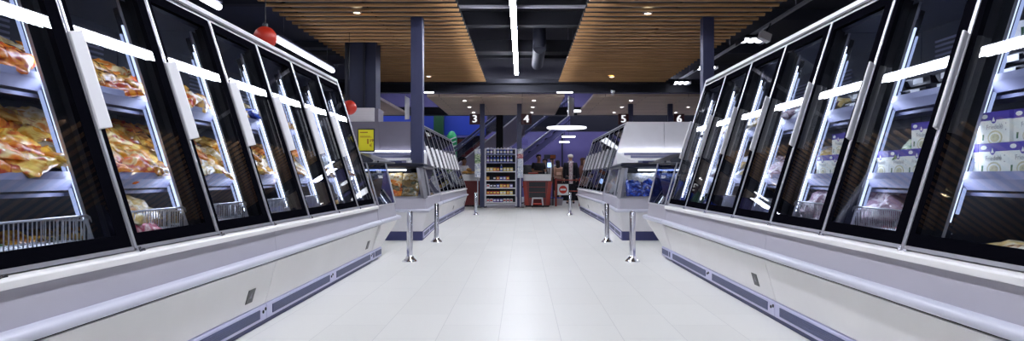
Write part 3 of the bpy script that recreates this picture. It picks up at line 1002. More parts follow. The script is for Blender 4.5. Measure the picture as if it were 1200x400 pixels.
wb = wire_basket_mesh()
first = True
for s in (-1, 1):
    for k in range(-1, 5):
        y = (2.08 if s < 0 else 2.14) + k * PITCH
        if y < 1.3 or y > 5.5:
            continue
        if s > 0 and k == 0:
            continue
        o = wb if first else wb.copy()
        if not first:
            COL.objects.link(o)
        first = False
        zb = 0.69
        if s < 0:
            o.location = (-1.755, y + 0.075, zb); o.rotation_euler = (0, 0, PI / 2)
        else:
            o.location = (1.755, y + 0.70, zb); o.rotation_euler = (0, 0, -PI / 2); o.scale = (0.78, 1, 1)
        w = 'at the near edge of the frame' if k < 0 else 'behind the %s %s door' % (DOORW[s][k], 'left' if s < 0 else 'right')
        tag(o, 'chrome wire basket front in the bottom well, ' + w, 'basket', 'wire baskets in the freezer wells')

# white boxes with purple tops
M['boxwhite'] = pbr('carton_cream', (240, 240, 226), 0.45, 0, 9, 0.04)
M['boxpurple'] = pbr('carton_purple', (84, 70, 160), 0.4)
M['boxring'] = pbr('carton_picture', (206, 200, 160), 0.5, 0, 60, 0.25)
M['boxink'] = pbr('carton_ink', (150, 150, 150), 0.5)
M['boxgreen'] = pbr('carton_green', (70, 120, 80), 0.5)


def box_mesh():
    w, d, h = 0.168, 0.20, 0.126
    b = MB(); b.box(-w / 2, w / 2, 0, d, 0, h - 0.034)
    b.mat(1).box(-w / 2 - 0.0004, w / 2 + 0.0004, -0.0004, d + 0.0004, h - 0.034, h)

    def disc(cx, cz, rx, rz, y, n=16):
        b.poly([(cx + rx * math.cos(2 * PI * k / n), y, cz + rz * math.sin(2 * PI * k / n)) for k in range(n)])
    b.mat(0); disc(-0.052, h - 0.017, 0.018, 0.009, -0.0012)
    b.mat(1); disc(0.0, h - 0.03, 0.016, 0.018, -0.0016)
    b.mat(0)
    b.poly([(-0.009, -0.0022, h - 0.04), (0.009, -0.0022, h - 0.04), (0.0, -0.0022, h - 0.02)])
    b.mat(2); disc(0.006, 0.02, 0.042, 0.03, -0.0008)
    b.mat(0); disc(0.006, 0.02, 0.034, 0.023, -0.0012)
    b.mat(2); disc(0.006, 0.02, 0.026, 0.017, -0.0016)
    b.mat(4).poly([(-0.068, -0.0008, 0.012), (-0.058, -0.0008, 0.012), (-0.055, -0.0008, 0.036), (-0.066, -0.0008, 0.036)])
    b.mat(3); put_text(b, 'Friedelė', 0.028, (0.004, -0.0012, 0.064), (1, 0, 0), (0, 0, 1), 0.0006)
    for z in (0.075, 0.05):
        disc(0.066, z, 0.003, 0.003, -0.0009, 8)
    return b.build('frozen_food_box', [M['boxwhite'], M['boxpurple'], M['boxring'], M['boxink'], M['boxgreen']], None)


bx = box_mesh(); firstb = [True]


def place_box(D, Y, z, rz, label, group):
    o = bx if firstb[0] else bx.copy()
    if not firstb[0]:
        COL.objects.link(o)
    firstb[0] = False
    o.location = (D, Y, z); o.rotation_euler = (0, 0, -PI / 2 + rz)
    tag(o, label, 'box', group)


Y = 1.72; n = 0
while Y < 4.4:
    place_box(1.895 + R.uniform(0, 0.008), Y, 0.9625, R.uniform(-0.02, 0.02), 'white purple-topped box in the bottom row, lower shelf behind the %s right door' % door_of(1, Y), 'purple-topped boxes, bottom row, %s right door' % door_of(1, Y))
    if Y < 2.95 or 3.1 < Y < 3.3 or 4.0 < Y < 4.25:
        place_box(1.905 + R.uniform(0, 0.02), Y + R.uniform(-0.006, 0.006), 1.0895, R.uniform(-0.03, 0.03), 'white purple-topped box in the second row up, lower shelf behind the %s right door' % door_of(1, Y), 'purple-topped boxes, second row, %s right door' % door_of(1, Y))
    if n in (0, 1):
        place_box(1.93, Y, 1.217, 0.02, 'topmost white purple-topped box on the stack behind the first right door', 'topmost purple-topped boxes')
    Y += 0.173; n += 1
bag('green', 2.0, 3.42, 1.115, facing(1, 0.6, 0.5), 'green and white food bag lying on the boxes behind the second right door', None)
heap(1, 4.6, 7.5, 0.25, 3, 1.935, 1.0, 0.085, 0.045, ['cream', 'white', 'mauve', 'cream'], 'lower shelf')
heap(1, 4.6, 7.5, 0.25, 2, 2.05, 1.412, 0.09, 0.042, ['white', 'mauve', 'cream'], 'upper shelf')
heap(1, 4.66, 7.5, 0.25, 1, 1.86, 0.665, 0.09, 0.045, ['mauve', 'white', 'blue'], 'bottom well', tilt=0.3)
heap(1, 3.4, 4.42, 0.2, 2, 1.88, 0.66, 0.10, 0.055, ['mauve', 'mauve', 'pink', 'white'], 'bottom well', tilt=0.4)
for k, (y, l) in enumerate(((3.62, 'second'), (4.3, 'third'))):
    bag('mauve', 1.93, y, 0.79, facing(1, 0.5, 0.2), 'big mauve lumpy bag rising above the wire basket behind the %s right door' % l, None, (0.36, 0.24, 0.14), 3 + k % 2)
bag('cream', 1.80, 2.45, 0.695, facing(1, 0.1), 'flat cream food bag alone in the dark well behind the first right door', None, (0.34, 0.17, 0.03), 0)

# meat trays on the right upper shelf
M['meat'] = printed('minced_meat', [(150, 70, 54), (206, 130, 100), (110, 40, 40), (232, 190, 160)], 60, 0.3)
M['tray'] = pbr('tray_black', (24, 26, 40), 0.3)


def tray():
    t = empty('meat_tray')
    w, d, h = 0.19, 0.14, 0.038
    rings = []
    for z, e in ((0, -0.012), (h, 0.0), (h, 0.006), (h - 0.006, 0.006)):
        rings.append([(-w / 2 - e, -d / 2 - e, z), (w / 2 + e, -d / 2 - e, z), (w / 2 + e, d / 2 + e, z), (-w / 2 - e, d / 2 + e, z)])
    b = MB(); b.loft(rings, cap=False); b.poly(rings[0]); b.build('tray', M['tray'], t)
    b = MB(); n = 12
    vs = [(-w / 2 + 0.006 + (w - 0.012) * i / (n - 1), -d / 2 + 0.006 + (d - 0.012) * j / (n - 1), h * 0.75 + 0.014 * (1 - (i / (n - 1) * 2 - 1) ** 4) * (1 - (j / (n - 1) * 2 - 1) ** 4) + 0.008 * noise.noise(Vector((i * 0.9, j * 0.9, 3)))) for i in range(n) for j in range(n)]
    b.add(vs, [(i * n + j, (i + 1) * n + j, (i + 1) * n + j + 1, i * n + j + 1) for i in range(n - 1) for j in range(n - 1)])
    b.build('meat', M['meat'], t, smooth=True)
    b = MB(); b.box(-0.03, 0.05, -d / 2 - 0.0075, -d / 2 - 0.0065, 0.006, 0.034)
    b.build('price_label', M['white'], t)
    return t


tp = tray(); ft = True
Y = 1.75
while Y < 4.4:
    for lay in range(3 if (Y < 2.9) else 2):
        if lay == 2 and R.random() < 0.4:
            continue
        o = tp if ft else copy_tree(tp); ft = False
        o.location = (2.095 + R.uniform(0, 0.01) + 0.02 * lay, Y + R.uniform(-0.008, 0.008), 1.3705 + 0.056 * lay)
        o.rotation_euler = (0, 0, -PI / 2 + R.uniform(-0.06, 0.06))
        tag(o, 'black tray of minced meat, %s layer, upper shelf behind the %s right door' % (('bottom', 'second', 'third')[lay], door_of(1, Y)), 'meat tray', 'meat trays on the upper shelf, %s layer, %s right door' % (('bottom', 'second', 'third')[lay], door_of(1, Y)))
    Y += 0.222
# carton ticket hanging inside the second right door
t = empty('hanging_ticket', (2.2, 2.98, 1.56), -PI / 2 + 0.5, 'white ticket with green print hanging in the second right door above the trays', 'ticket')
b = MB(); b.box(-0.09, 0.09, 0, 0.004, 0, 0.08); b.build('card', M['white'], t)
b = MB()
for k in range(6):
    b.box(-0.02 + 0.017 * k, -0.008 + 0.017 * k, -0.0012, -0.0002, 0.012 + 0.01 * (k % 3), 0.05 + 0.007 * (k % 2))
b.build('print', M['greend'], t)
b = MB(); b.tube([(-0.06, 0.002, 0.08), (-0.06, 0.002, 0.34)], 0.0015, 5).tube([(0.06, 0.002, 0.08), (0.06, 0.002, 0.34)], 0.0015, 5); b.build('string', M['white'], t)

# far rows: what shows through their doors
for s in (-1, 1):
    side = 'left' if s < 0 else 'right'
    for d in range(8):
        y = (13.42 if s < 0 else 13.48) + d * PITCH
        ow = ('first', 'second', 'third', 'fourth', 'fifth', 'sixth', 'seventh', 'eighth')[d]
        c = R.choice(['white', 'blue', 'cream', 'yellow'] if s < 0 else ['white', 'blue', 'mauve', 'blue'])
        bag(c, s * 1.97, y + 0.36, 1.025, facing(s, 0.7, R.uniform(-0.2, 0.2)), '%s food bag on the lower shelf behind the %s door of the %s far row' % (c, ow, side), None, (0.5, 0.2, 0.1))
        c = R.choice(['yellow', 'white', 'cream', 'blue'] if s < 0 else ['white', 'blue', 'white'])
        bag(c, s * 1.90, y + 0.36, 0.665, facing(s, 0.5, R.uniform(-0.3, 0.3)), '%s food bag in the bottom well behind the %s door of the %s far row' % (c, ow, side), None, (0.5, 0.2, 0.1))
    # packs in the chest island window
    for lay in range(4):
        for q in range(5):
            d = 1.72 + q * 0.26 + R.uniform(-0.02, 0.02)
            c = R.choice(['brown', 'amber', 'red', 'brown', 'orange']) if s < 0 else 'blue'
            if lay == 3:
                c = 'cream' if s < 0 else 'white'
            pos = ('lowest', 'second', 'third', 'topmost')[lay]
            bag(c, s * d, 10.46 + 0.05 * lay, 0.715 + 0.078 * lay, (0.9, R.uniform(-0.1, 0.1), R.uniform(-0.1, 0.1)), '%s pack in the %s row behind the front window of the %s chest island' % (c, pos, side), '%s packs, %s row, %s chest island' % (c, pos, side), name='frozen_pack')
    y0 = 7.55 if s < 0 else 7.61
    for q in range(4):
        c = ('brown', 'white', 'mauve', 'brown')[q] if s < 0 else ('blue', 'blue', 'white', 'blue')[q]
        bag(c, s * 1.83, y0 + 0.13 + 0.15 * q, 0.72, facing(s, 0.6), '%s pack lying under the smoked glass of the hooded %s chest end' % (c, side), '%s packs under the %s hooded chest end' % (c, side), name='frozen_pack')
# ------------------------------------------------------------------ lamps
t = empty('linear_light', (-0.16, 7.4, 3.85), 0, 'long white linear ceiling light over the middle of the aisle', 'ceiling light')
b = MB(); b.box(-0.05, 0.05, -11.2, 11.9, 0, 0.05); b.build('diffuser', M['tube'], t, bevel=0.012)
b = MB(); b.box(-0.056, 0.056, -11.22, 11.92, 0.05, 0.11); b.build('housing', M['navy'], t)
for k in range(8):
    y = -10.5 + k * 3.1
    b = MB(); b.tube([(0, y, 0.11), (0, y, 1.4)], 0.005, 6); b.build('hanger', M['grey'], t)

M['tube2'] = emit('side_tube_light', (236, 240, 255), 4)
def batten(y0, y1, label):
    t = empty('batten_light', (-4.0, y0, 3.2), 0, label, 'ceiling light', 'batten lights over the left freezers')
    b = MB(); b.tube([(0, 0, 0), (0, y1 - y0, 0)], 0.045, 12); b.build('tube', M['tube2'], t, smooth=True)
    b = MB(); b.box(-0.05, 0.05, 0, y1 - y0, 0.05, 0.09); b.build('housing', M['navy'], t)
    for y in (0.4, y1 - y0 - 0.4):
        b = MB(); b.tube([(0, y, 0.09), (0, y, 0.62)], 0.006, 6); b.build('hanger', M['grey'], t)


batten(11.04, 14.4, 'white batten light beyond the red globe, above the left freezers')
batten(5.6, 9.0, 'white batten light nearer than the red globe, above the left freezers')

# track with lamps over the right freezers
t = empty('lamp_track', (4.41, 7.5, 3.66), 0, 'grey lighting track running above the right freezers', 'track')
b = MB(); b.box(-0.025, 0.025, -11.5, 12.4, 0, 0.05); b.build('rail', M['silver'], t)
for k in range(7):
    b = MB(); b.tube([(0, -10.5 + k * 3.5, 0.05), (0, -10.5 + k * 3.5, 0.49)], 0.006, 6); b.build('hanger', M['grey'], t)
M['lamp'] = emit('track_lamp_light', (238, 242, 255), 3.2)
lp = empty('track_lamp')
b = MB(); b.loft([[(-0.17, -0.2, 0.05), (0.17, -0.2, 0.05), (0.17, 0.2, 0.05), (-0.17, 0.2, 0.05)], [(-0.22, -0.26, -0.01), (0.22, -0.26, -0.01), (0.22, 0.26, -0.01), (-0.22, 0.26, -0.01)]])
b.box(-0.235, -0.222, -0.26, 0.26, -0.075, 0.02).box(0.222, 0.235, -0.26, 0.26, -0.075, 0.02)
b.build('housing', M['navyd'], lp)
for q in (-0.145, 0.0, 0.145):
    b = MB(); b.ball((q, 0, -0.012), (0.068, 0.19, 0.05), 14, 8); b.build('bulb', M['lamp'], lp, smooth=True)
for n, (y, l) in enumerate(((19.0, 'farthest one by the dark beam'), (16.4, 'second from the dark beam'), (13.1, 'beside the navy column'), (9.6, 'nearer than the navy column'), (5.5, 'nearest the camera'))):
    o = lp if n == 0 else copy_tree(lp)
    o.location = (4.41, y, 3.6)
    tag(o, 'bright three-bulb lamp on the right lighting track, ' + l, 'lamp', 'lamps on the right track')
t = empty('spotlight', (4.25, 12.0, 3.45), 0, 'pale box-shaped spotlight under the track, close to the right navy column', 'spotlight')
b = MB(); b.hexa([(-0.09, -0.08, -0.05), (0.08, -0.08, -0.13), (0.08, 0.1, -0.13), (-0.09, 0.1, -0.05), (-0.05, -0.08, 0.08), (0.12, -0.08, 0.0), (0.12, 0.1, 0.0), (-0.05, 0.1, 0.08)])
b.build('body', M['pale'], t, bevel=0.006)
b = MB(); b.tube([(0.03, 0, 0.04), (0.12, 0, 0.21)], 0.012, 8); b.build('bracket', M['navyd'], t)

# small recessed downlights
M['warm'] = emit('warm_spot_light', (255, 226, 170), 30)
M['cool'] = emit('cool_spot_light', (250, 242, 232), 800)
dn = empty('ceiling_downlight')
b = MB(); b.lathe([(0.05, -0.002), (0.05, 0.006), (0.0, 0.006), (0.0, -0.002)], n=18); b.build('lens', M['warm'], dn, smooth=False)
b = MB(); b.lathe([(0.05, -0.004), (0.075, -0.004), (0.078, 0.02), (0.05, 0.02), (0.05, -0.004)], n=18); b.build('ring', M['silver'], dn, smooth=True)
cool_lens = dn.children[0].data.copy(); cool_lens.materials[0] = M['cool']
DL = [(-2.5, 18.2, 'left slatted ceiling, far end'), (-2.7, 11.15, 'left slatted ceiling, near the top of the photo'), (2.4, 18.3, 'right slatted ceiling, far end'), (2.06, 11.2, 'right slatted ceiling, near the top of the photo')]
for n, (x, y, l) in enumerate(DL):
    o = dn if n == 0 else copy_tree(dn)
    o.location = (x, y, 3.64)
    tag(o, 'small warm downlight in the ' + l, 'downlight', 'downlights in the slatted ceilings')
for pn, xs in (('middle', (-1.75, 0.35)), ('right', (3.3, 5.5)), ('left', (-6.6, -5.0))):
    for x in xs:
        for r, y in (('near', 20.7), ('middle', 22.6), ('far', 24.5)):
            o = copy_tree(dn); o.location = (x, y, 3.277)
            o.children[0].data = cool_lens
            tag(o, 'small downlight in the %s pale plank ceiling, %s row, %s' % (pn, r, 'left' if x == xs[0] else 'right') + ' column', 'downlight', 'downlights in the plank ceilings')
# lamp bars below the beam
for x, l in ((-2.72, 'left'), (1.2, 'right')):
    t = empty('ceiling_bar_light', (x, 19.25, 3.36), 0, 'short white bar light under the dark beam, the %s one' % l, 'ceiling light')
    b = MB(); b.box(-0.22, 0.22, -0.05, 0.05, -0.025, 0.0); b.build('diffuser', M['tube2'], t)
    b = MB(); b.box(-0.22, 0.22, -0.05, 0.05, 0.0, 0.025); b.build('housing', M['navyd'], t)
    b = MB(); b.box(-0.02, 0.02, 0.0, 0.16, 0.02, 0.05); b.build('bracket', M['navyd'], t)
# round pendants
M['disc'] = emit('disc_light', (240, 244, 255), 1.4)
for x, y, z, r, l in ((1.56, 24.0, 2.67, 0.7, 'large round white disc pendant above the people at the checkouts'), (1.72, 22.6, 3.12, 0.23, 'small round white pendant beside the hanging banner')):
    t = empty('disc_pendant', (x, y, z), 0, l, 'pendant lamp')
    b = MB(); b.lathe([(r * 0.99, 0), (r, 0.02), (r * 0.985, 0.05), (0, 0.05), (0, 0)], n=40); b.build('diffuser', M['disc'], t)
    b = MB(); b.lathe([(r, 0.05), (r, 0.07), (0, 0.07), (0, 0.05)], n=40); b.build('housing', M['navy'], t)
    b = MB(); b.tube([(0, 0, 0.07), (0, 0, 5.3 - z)], 0.006, 6); b.build('cable', M['navyd'], t)
for x, y, z, w, l in ((1.9, 28, 2.62, 0.27, 'upper'), (1.85, 30, 2.5, 0.22, 'lower')):  # reflections on a far glass wall, built as glowing bars
    t = empty('reflection_bar', (x, y, z), 0, 'short glowing bar standing in for a reflection before the purple wall, the %s one' % l, 'light')
    b = MB(); b.box(-w, w, -0.03, 0.03, -0.03, 0.03); b.build('diffuser', M['tube2'], t, bevel=0.01)  # glowing body of the stand-in reflection bar
    b = MB(); b.tube([(0, 0, 0.03), (0, 0, 5.3 - z)], 0.008, 6); b.build('rod', M['navyd'], t)
# red globes
for x, y, z, l in ((-3.2, 8.5, 2.69, 'red globe pendant above the left freezers, the nearer and larger one'), (-3.27, 12.9, 2.27, 'red globe pendant lower down beyond the left freezers, next to the white louvred box')):
    t = empty('globe_pendant', (x, y, z), 0, l, 'pendant lamp', 'red globe pendants')
    b = MB(); b.ball((0, 0, 0), 0.14, 24, 14); b.build('globe', M['red'], t, smooth=True)
    b = MB(); b.lathe([(0.035, 0.13), (0.035, 0.17), (0.02, 0.18), (0.0, 0.18)], n=14); b.build('cap', M['black'], t, smooth=True)
    b = MB(); b.tube([(0, 0, 0.17), (0, 0, 5.3 - z)], 0.005, 6); b.build('cable', M['black'], t)
# hanging banners and sensors
for x, y, z0, z1, l in ((1.33, 19.7, 2.72, 3.4, 'white hanging banner with red print, right of the aisle under the beam'), (-3.38, 19.7, 2.62, 3.4, 'white hanging banner under the beam, left beside the navy column')):
    t = empty('hanging_banner', (x, y, z0), 0, l, 'banner')
    sk = 0.19 if x > 0 else 0.01
    b = MB(); b.hexa([(-0.012, 0, 0), (0.012, 0, 0), (sk + 0.02, 0.62, 0.06), (sk - 0.004, 0.62, 0.06), (-0.012, 0, z1 - z0 - 0.1), (0.012, 0, z1 - z0 - 0.1), (sk + 0.02, 0.62, z1 - z0 - 0.1), (sk - 0.004, 0.62, z1 - z0 - 0.1)])
    b.build('sheet', M['white'], t)
    if x > 0:
        b = MB(); b.hexa([(0.012, 0.12, 0.2), (0.03, 0.12, 0.2), (0.12, 0.45, 0.25), (0.10, 0.45, 0.25), (0.012, 0.12, 0.3), (0.03, 0.12, 0.3), (0.12, 0.45, 0.36), (0.10, 0.45, 0.36)])
        b.build('print', M['red'], t)
    b = MB(); b.tube([(0, 0.1, z1 - z0 - 0.1), (0, 0.1, 5.3 - z0)], 0.006, 6).tube([(sk * 0.87, 0.55, z1 - z0 - 0.1), (sk * 0.87, 0.55, 5.3 - z0)], 0.006, 6)
    b.build('cord', M['grey'], t)
t = empty('ceiling_sensor', (2.52, 19.0, 3.36), 0, 'small white sensor hanging below the right slatted ceiling', 'sensor')
b = MB(); b.lathe([(0.0, -0.13), (0.03, -0.12), (0.035, -0.06), (0.06, -0.04), (0.06, 0.0), (0.0, 0.0)], n=16); b.build('body', M['white'], t, smooth=True)
b = MB(); b.tube([(0, 0, 0), (0, 0.4, 0.06)], 0.012, 8); b.build('arm', M['white'], t)

# unseen fill strips added to brighten the hall behind the checkouts
M['hall'] = emit('hall_fill_glow', (220, 222, 250), 14)
for n, (y, l) in enumerate(((27.6, 'nearer'), (30.6, 'farther'))):
    t = empty('hall_fill_light', (0, y, 4.6 if n == 0 else 5.0), 0, 'wide added fill strip, unseen, high in the hall behind the checkouts, the %s one' % l, 'ceiling light')
    b = MB(); b.box(-7.5, 7.5, -0.08, 0.08, 0, 0.04); b.build('diffuser', M['hall'], t)  # glowing face of the added fill strip
    b = MB(); b.box(-7.52, 7.52, -0.1, 0.1, 0.04, 0.1); b.build('housing', M['navyd'], t)  # back of the added fill strip
    for x in (-6, -2, 2, 6):
        b = MB(); b.tube([(x, 0, 0.1), (x, 0, 0.6)], 0.006, 6); b.build('hanger', M['grey'], t)  # also added, for the fill strip
# ------------------------------------------------------------------ checkout hall
YB = 21.9
# lane number signs on the grey columns
for x, y, txt, l in ((-1.50, 21.6, '3', 'left'), (0.13, 21.6, '4', 'left'), (3.2, 21.6, '5', 'right'), (4.96, 21.6, '6', 'right')):
    t = empty('lane_sign', (x, y, 2.62), 0, 'dark maroon lane sign with white number %s on a grey column' % txt, 'sign', 'checkout lane signs')
    b = MB(); b.box(-0.165, 0.165, -0.03, 0.03, 0, 0.34); b.build('board', M['sign'], t, bevel=0.008)
    b = MB(); put_text(b, txt, 0.33, (0, -0.034, 0.17), (1, 0, 0), (0, 0, 1), 0.014); b.build('number', M['lit'], t)
    sx = 1 if txt in '35' else -1
    b = MB(); b.box(min(0, sx * 0.2), max(0, sx * 0.2), -0.01, 0.02, 0.1, 0.13).box(min(0, sx * 0.2), max(0, sx * 0.2), -0.01, 0.02, 0.22, 0.25); b.build('bracket', M['column'], t)

# counters
def counter(x0, x1, y, label, front=True, dp=1.62):
    t = empty('checkout_counter', ((x0 + x1) / 2, y, 0), 0, label, 'checkout counter', 'checkout counters')
    w = (x1 - x0) / 2
    b = MB(); b.box(-w, w, 0.03, dp - 0.02, 0.06, 0.84); b.build('cabinet', M['maroon'], t, bevel=0.006)
    b = MB(); b.box(-w + 0.04, w - 0.04, 0.08, dp - 0.1, 0, 0.06); b.build('plinth', M['black'], t)
    b = MB(); b.hexa([(-w - 0.02, 0, 0.84), (w + 0.02, 0, 0.84), (w + 0.02, dp, 0.84), (-w - 0.02, dp, 0.84), (-w - 0.02, 0.0, 1.04), (w + 0.02, 0.0, 1.04), (w + 0.02, dp, 1.06), (-w - 0.02, dp, 1.06)])
    b.build('top', M['white'], t, bevel=0.01)
    b = MB(); b.box(-w + 0.1, w - 0.1, 0.12, dp - 0.12, 1.058, 1.066); b.build('belt', M['black'], t)
    if front:
        for s in (-1, 1):
            b = MB(); b.hexa([(s * w * 0.78 - 0.06, -0.012, 0.06), (s * w * 0.78 + 0.06, -0.012, 0.06), (s * w * 0.78 + 0.06, 0.03, 0.06), (s * w * 0.78 - 0.06, 0.03, 0.06),
                              (s * w * 0.98 - 0.06, -0.012, 0.82), (s * w * 0.98 + 0.06, -0.012, 0.82), (s * w * 0.98 + 0.06, 0.03, 0.82), (s * w * 0.98 - 0.06, 0.03, 0.82)])
            b.build('slanted_upright', M['redwood'], t)
        b = MB(); b.box(-w * 0.62, w * 0.62, 0.0, 0.03, 0.3, 0.8); b.build('dark_panel', M['black'], t)
        for k in range(2):
            b = MB(); b.box(-w * 0.64, w * 0.64, -0.006, 0.03, 0.46 + 0.17 * k, 0.48 + 0.17 * k); b.build('panel_rail', M['maroon'], t)
    return t


counter(0.06, 0.9, 21.75, 'red checkout counter with white top below sign 4, step stool before it')
counter(-1.92, -1.36, 21.95, 'dark red checkout counter with white top, left of the snack rack', False, 0.8)

# step stool
t = empty('step_stool', (0.48, 21.45, 0), 0, 'small white step stool on castors before the red checkout counter', 'stool')
b = MB()
for s in (-1, 1):
    b.tube([(s * 0.17, 0.0, 0.07), (s * 0.15, 0.02, 0.28), (s * 0.15, 0.2, 0.28), (s * 0.17, 0.24, 0.07)], 0.022, 8)
b.build('frame', M['white'], t, smooth=True)
b = MB(); b.box(-0.17, 0.17, -0.01, 0.23, 0.27, 0.31); b.build('tread', M['white'], t, bevel=0.008)
b = MB(); b.box(-0.15, 0.15, 0.0, 0.22, 0.09, 0.13); b.build('lower_step', M['red'], t, bevel=0.006)
for x in (-0.17, 0.17):
    for y in (0.0, 0.24):
        b = MB(); b.lathe([(0.0, -0.012), (0.035, -0.012), (0.035, 0.012), (0.0, 0.012)], (x, y, 0.036), 14, 'x'); b.build('castor', M['black'], t)

# snack rack
RX0, RX1, RY = -1.17, -0.2, 21.5
t = empty('snack_rack', ((RX0 + RX1) / 2, RY, 0), 0, 'tall metal rack of bottles and snacks between the two grey columns', 'rack')
w = (RX1 - RX0) / 2
for s in (-1, 1):
    for y in (0.0, 0.36):
        b = MB(); b.box(s * w - 0.018, s * w + 0.018, y - 0.018, y + 0.018, 0.03, 1.86); up = b.build('upright', M['silver'], t, bevel=0.004)
        b = MB(); b.box(s * w - 0.035, s * w + 0.035, y - 0.05, y + 0.05, 0, 0.03); b.build('foot', M['black'], up)
b = MB(); b.box(-w, w, 0.36, 0.375, 0.1, 1.84); b.build('back_panel', M['navyd'], t)
SHZ = (0.16, 0.40, 0.62, 0.86, 1.14, 1.42, 1.68)
for z in SHZ:
    b = MB(); b.box(-w + 0.01, w - 0.01, 0.0, 0.36, z - 0.02, z); sh = b.build('rack_shelf', M['maroon'] if z < 1 else M['shelf'], t)
    b = MB(); b.box(-w + 0.02, w - 0.02, -0.012, 0.0, z - 0.03, z + 0.006); b.build('ticket_rail', M['white'] if z < 1.3 else M['shelf'], sh)
b = MB(); b.box(-w, w, -0.01, 0.02, 1.83, 1.86); b.build('top_bar', M['silver'], t)


def bottle_mesh(name, body, cap):
    b = MB(); b.lathe([(0.0, 0), (0.032, 0.0), (0.035, 0.01), (0.035, 0.12), (0.028, 0.15), (0.014, 0.175), (0.014, 0.19), (0, 0.19)], n=12)
    b.mat(1); b.lathe([(0.016, 0.185), (0.016, 0.21), (0, 0.21)], n=10)
    b.mat(2); b.lathe([(0.0356, 0.04), (0.0356, 0.1)], n=12)
    o = b.build(name, [body, cap, M['ink']], None, smooth=True, angle=50); me = o.data; bpy.data.objects.remove(o); return me


def pack_mesh(w, d, h, m1, m2):
    b = MB(); b.box(-w / 2, w / 2, 0, d, 0, h).mat(1).box(-w / 2 * 0.8, w / 2 * 0.8, -0.001, 0, h * 0.35, h * 0.75)
    o = b.build('snack_box', [m1, m2], None); me = o.data; bpy.data.objects.remove(o); return me


CP = {k: pbr('pack_' + k, c, 0.35) for k, c in (('blue', (50, 76, 176)), ('white', (230, 230, 240)), ('violet', (126, 106, 190)), ('yellow', (236, 214, 110)), ('orange', (222, 130, 60)), ('red', (196, 54, 48)), ('green', (86, 140, 90)), ('black', (28, 28, 44)))}
BM = {k: bottle_mesh('drink_bottle', CP[k], CP['white'] if k != 'white' else CP['blue']) for k in ('blue', 'white', 'violet', 'red', 'green')}
PM = {(a, c): pack_mesh(0.085, 0.1, 0.115, CP[a], CP[c]) for a, c in (('blue', 'white'), ('white', 'red'), ('yellow', 'white'), ('orange', 'yellow'), ('violet', 'white'), ('red', 'yellow'), ('black', 'white'))}


def place(me, name, loc, rz, label, cat, group):
    o = bpy.data.objects.new(name, me); COL.objects.link(o); o.location = loc; o.rotation_euler = (0, 0, rz)
    return tag(o, label, cat, group)


cx = (RX0 + RX1) / 2
RW = ('bottom', 'second', 'third', 'fourth', 'fifth', 'sixth', 'top')
for i, z in enumerate(SHZ):
    x = cx - w + 0.09
    while x < cx + w - 0.07:
        if i in (4, 5, 6) and not (i == 4 and 0.3 < R.random()):
            k = R.choice(['blue', 'violet', 'white', 'blue'] if i > 4 else ['blue', 'green', 'violet'])
            place(BM[k], 'drink_bottle', (x, RY + 0.06, z), 0, '%s bottle on the %s shelf of the snack rack' % (k, RW[i]), 'bottle', '%s bottles, %s shelf of the snack rack' % (k, RW[i]))
            x += 0.105
        else:
            if i == 3 and R.random() < 0.15:
                x += 0.1; continue
            a = R.choice(list(PM)) if i not in (1, 4) else R.choice([('orange', 'yellow'), ('yellow', 'white'), ('red', 'yellow')])
            if i == 0:
                a = R.choice([('violet', 'white'), ('white', 'red')])
            place(PM[a], 'snack_box', (x, RY + 0.02, z), R.uniform(-0.1, 0.1), '%s and %s snack box on the %s shelf of the snack rack' % (a[0], a[1], RW[i]), 'snack box', '%s and %s boxes, %s shelf of the snack rack' % (a[0], a[1], RW[i]))
            x += 0.105

# clip strips of small packets beside both columns
for x, l in ((-1.4, 'left of the snack rack'), (-0.06, 'right of the snack rack')):
    t = empty('clip_strip', (x, 21.42, 0), 0, 'tall narrow packet stand ' + l, 'stand', 'narrow packet stands')
    b = MB(); b.box(-0.015, 0.015, 0.05, 0.08, 0.02, 1.86); b.build('post', M['silver'], t)
    b = MB(); b.box(-0.12, 0.12, -0.04, 0.16, 0, 0.02); b.build('base', M['navyd'], t)
    for r in range(6):
        b = MB(); b.tube([(0, 0.05, 1.8 - r * 0.15), (0, -0.05, 1.8 - r * 0.15)], 0.004, 5); b.build('hook', M['silver'], t)
        for c in range(1):
            k = R.choice(['white', 'green', 'white', 'pink', 'white'])
            o = bpy.data.objects.new('snack_packet', bag_mesh(R.randrange(5), k, 0.155, 0.19, 0.05)); COL.objects.link(o)
            o.location = (x, 21.35, 1.76 - r * 0.15); o.rotation_euler = (PI / 2, PI / 2 + R.uniform(-0.15, 0.15), 0)
            tag(o, '%s packet in row %s of the stand %s' % (k, ('one', 'two', 'three', 'four', 'five', 'six')[r], l), 'packet', '%s packets in row %s, narrow stand %s' % (k, r + 1, l))

# no-entry barrier
t = empty('entry_barrier', (1.1, 22.3, 0), 0, 'red swing barrier across the closed lane right of the red counter', 'barrier')
b = MB(); b.tube([(0.0, 0, 0), (0.0, 0, 0.92)], 0.03, 10).tube([(0.78, 0, 0), (0.78, 0, 0.92)], 0.03, 10); b.build('posts', M['redwood'], t, smooth=True)
b = MB(); b.tube([(0, 0, 0.86), (0.78, 0, 0.86)], 0.018, 8).tube([(0, 0, 0.5), (0.78, 0, 0.5)], 0.018, 8); b.build('rails', M['redwood'], t, smooth=True)
t = empty('no_entry_sign', (1.15, 22.26, 0.37), 0, 'white square sign with red no-entry disc hanging on the red barrier', 'sign')
b = MB(); b.box(0, 0.36, -0.012, 0, 0, 0.36); b.build('board', M['white'], t)
b = MB(); b.poly([(0.18 + 0.13 * math.cos(2 * PI * k / 28), -0.0135, 0.18 + 0.13 * math.sin(2 * PI * k / 28)) for k in range(28)]); b.build('red_disc', M['red'], t)
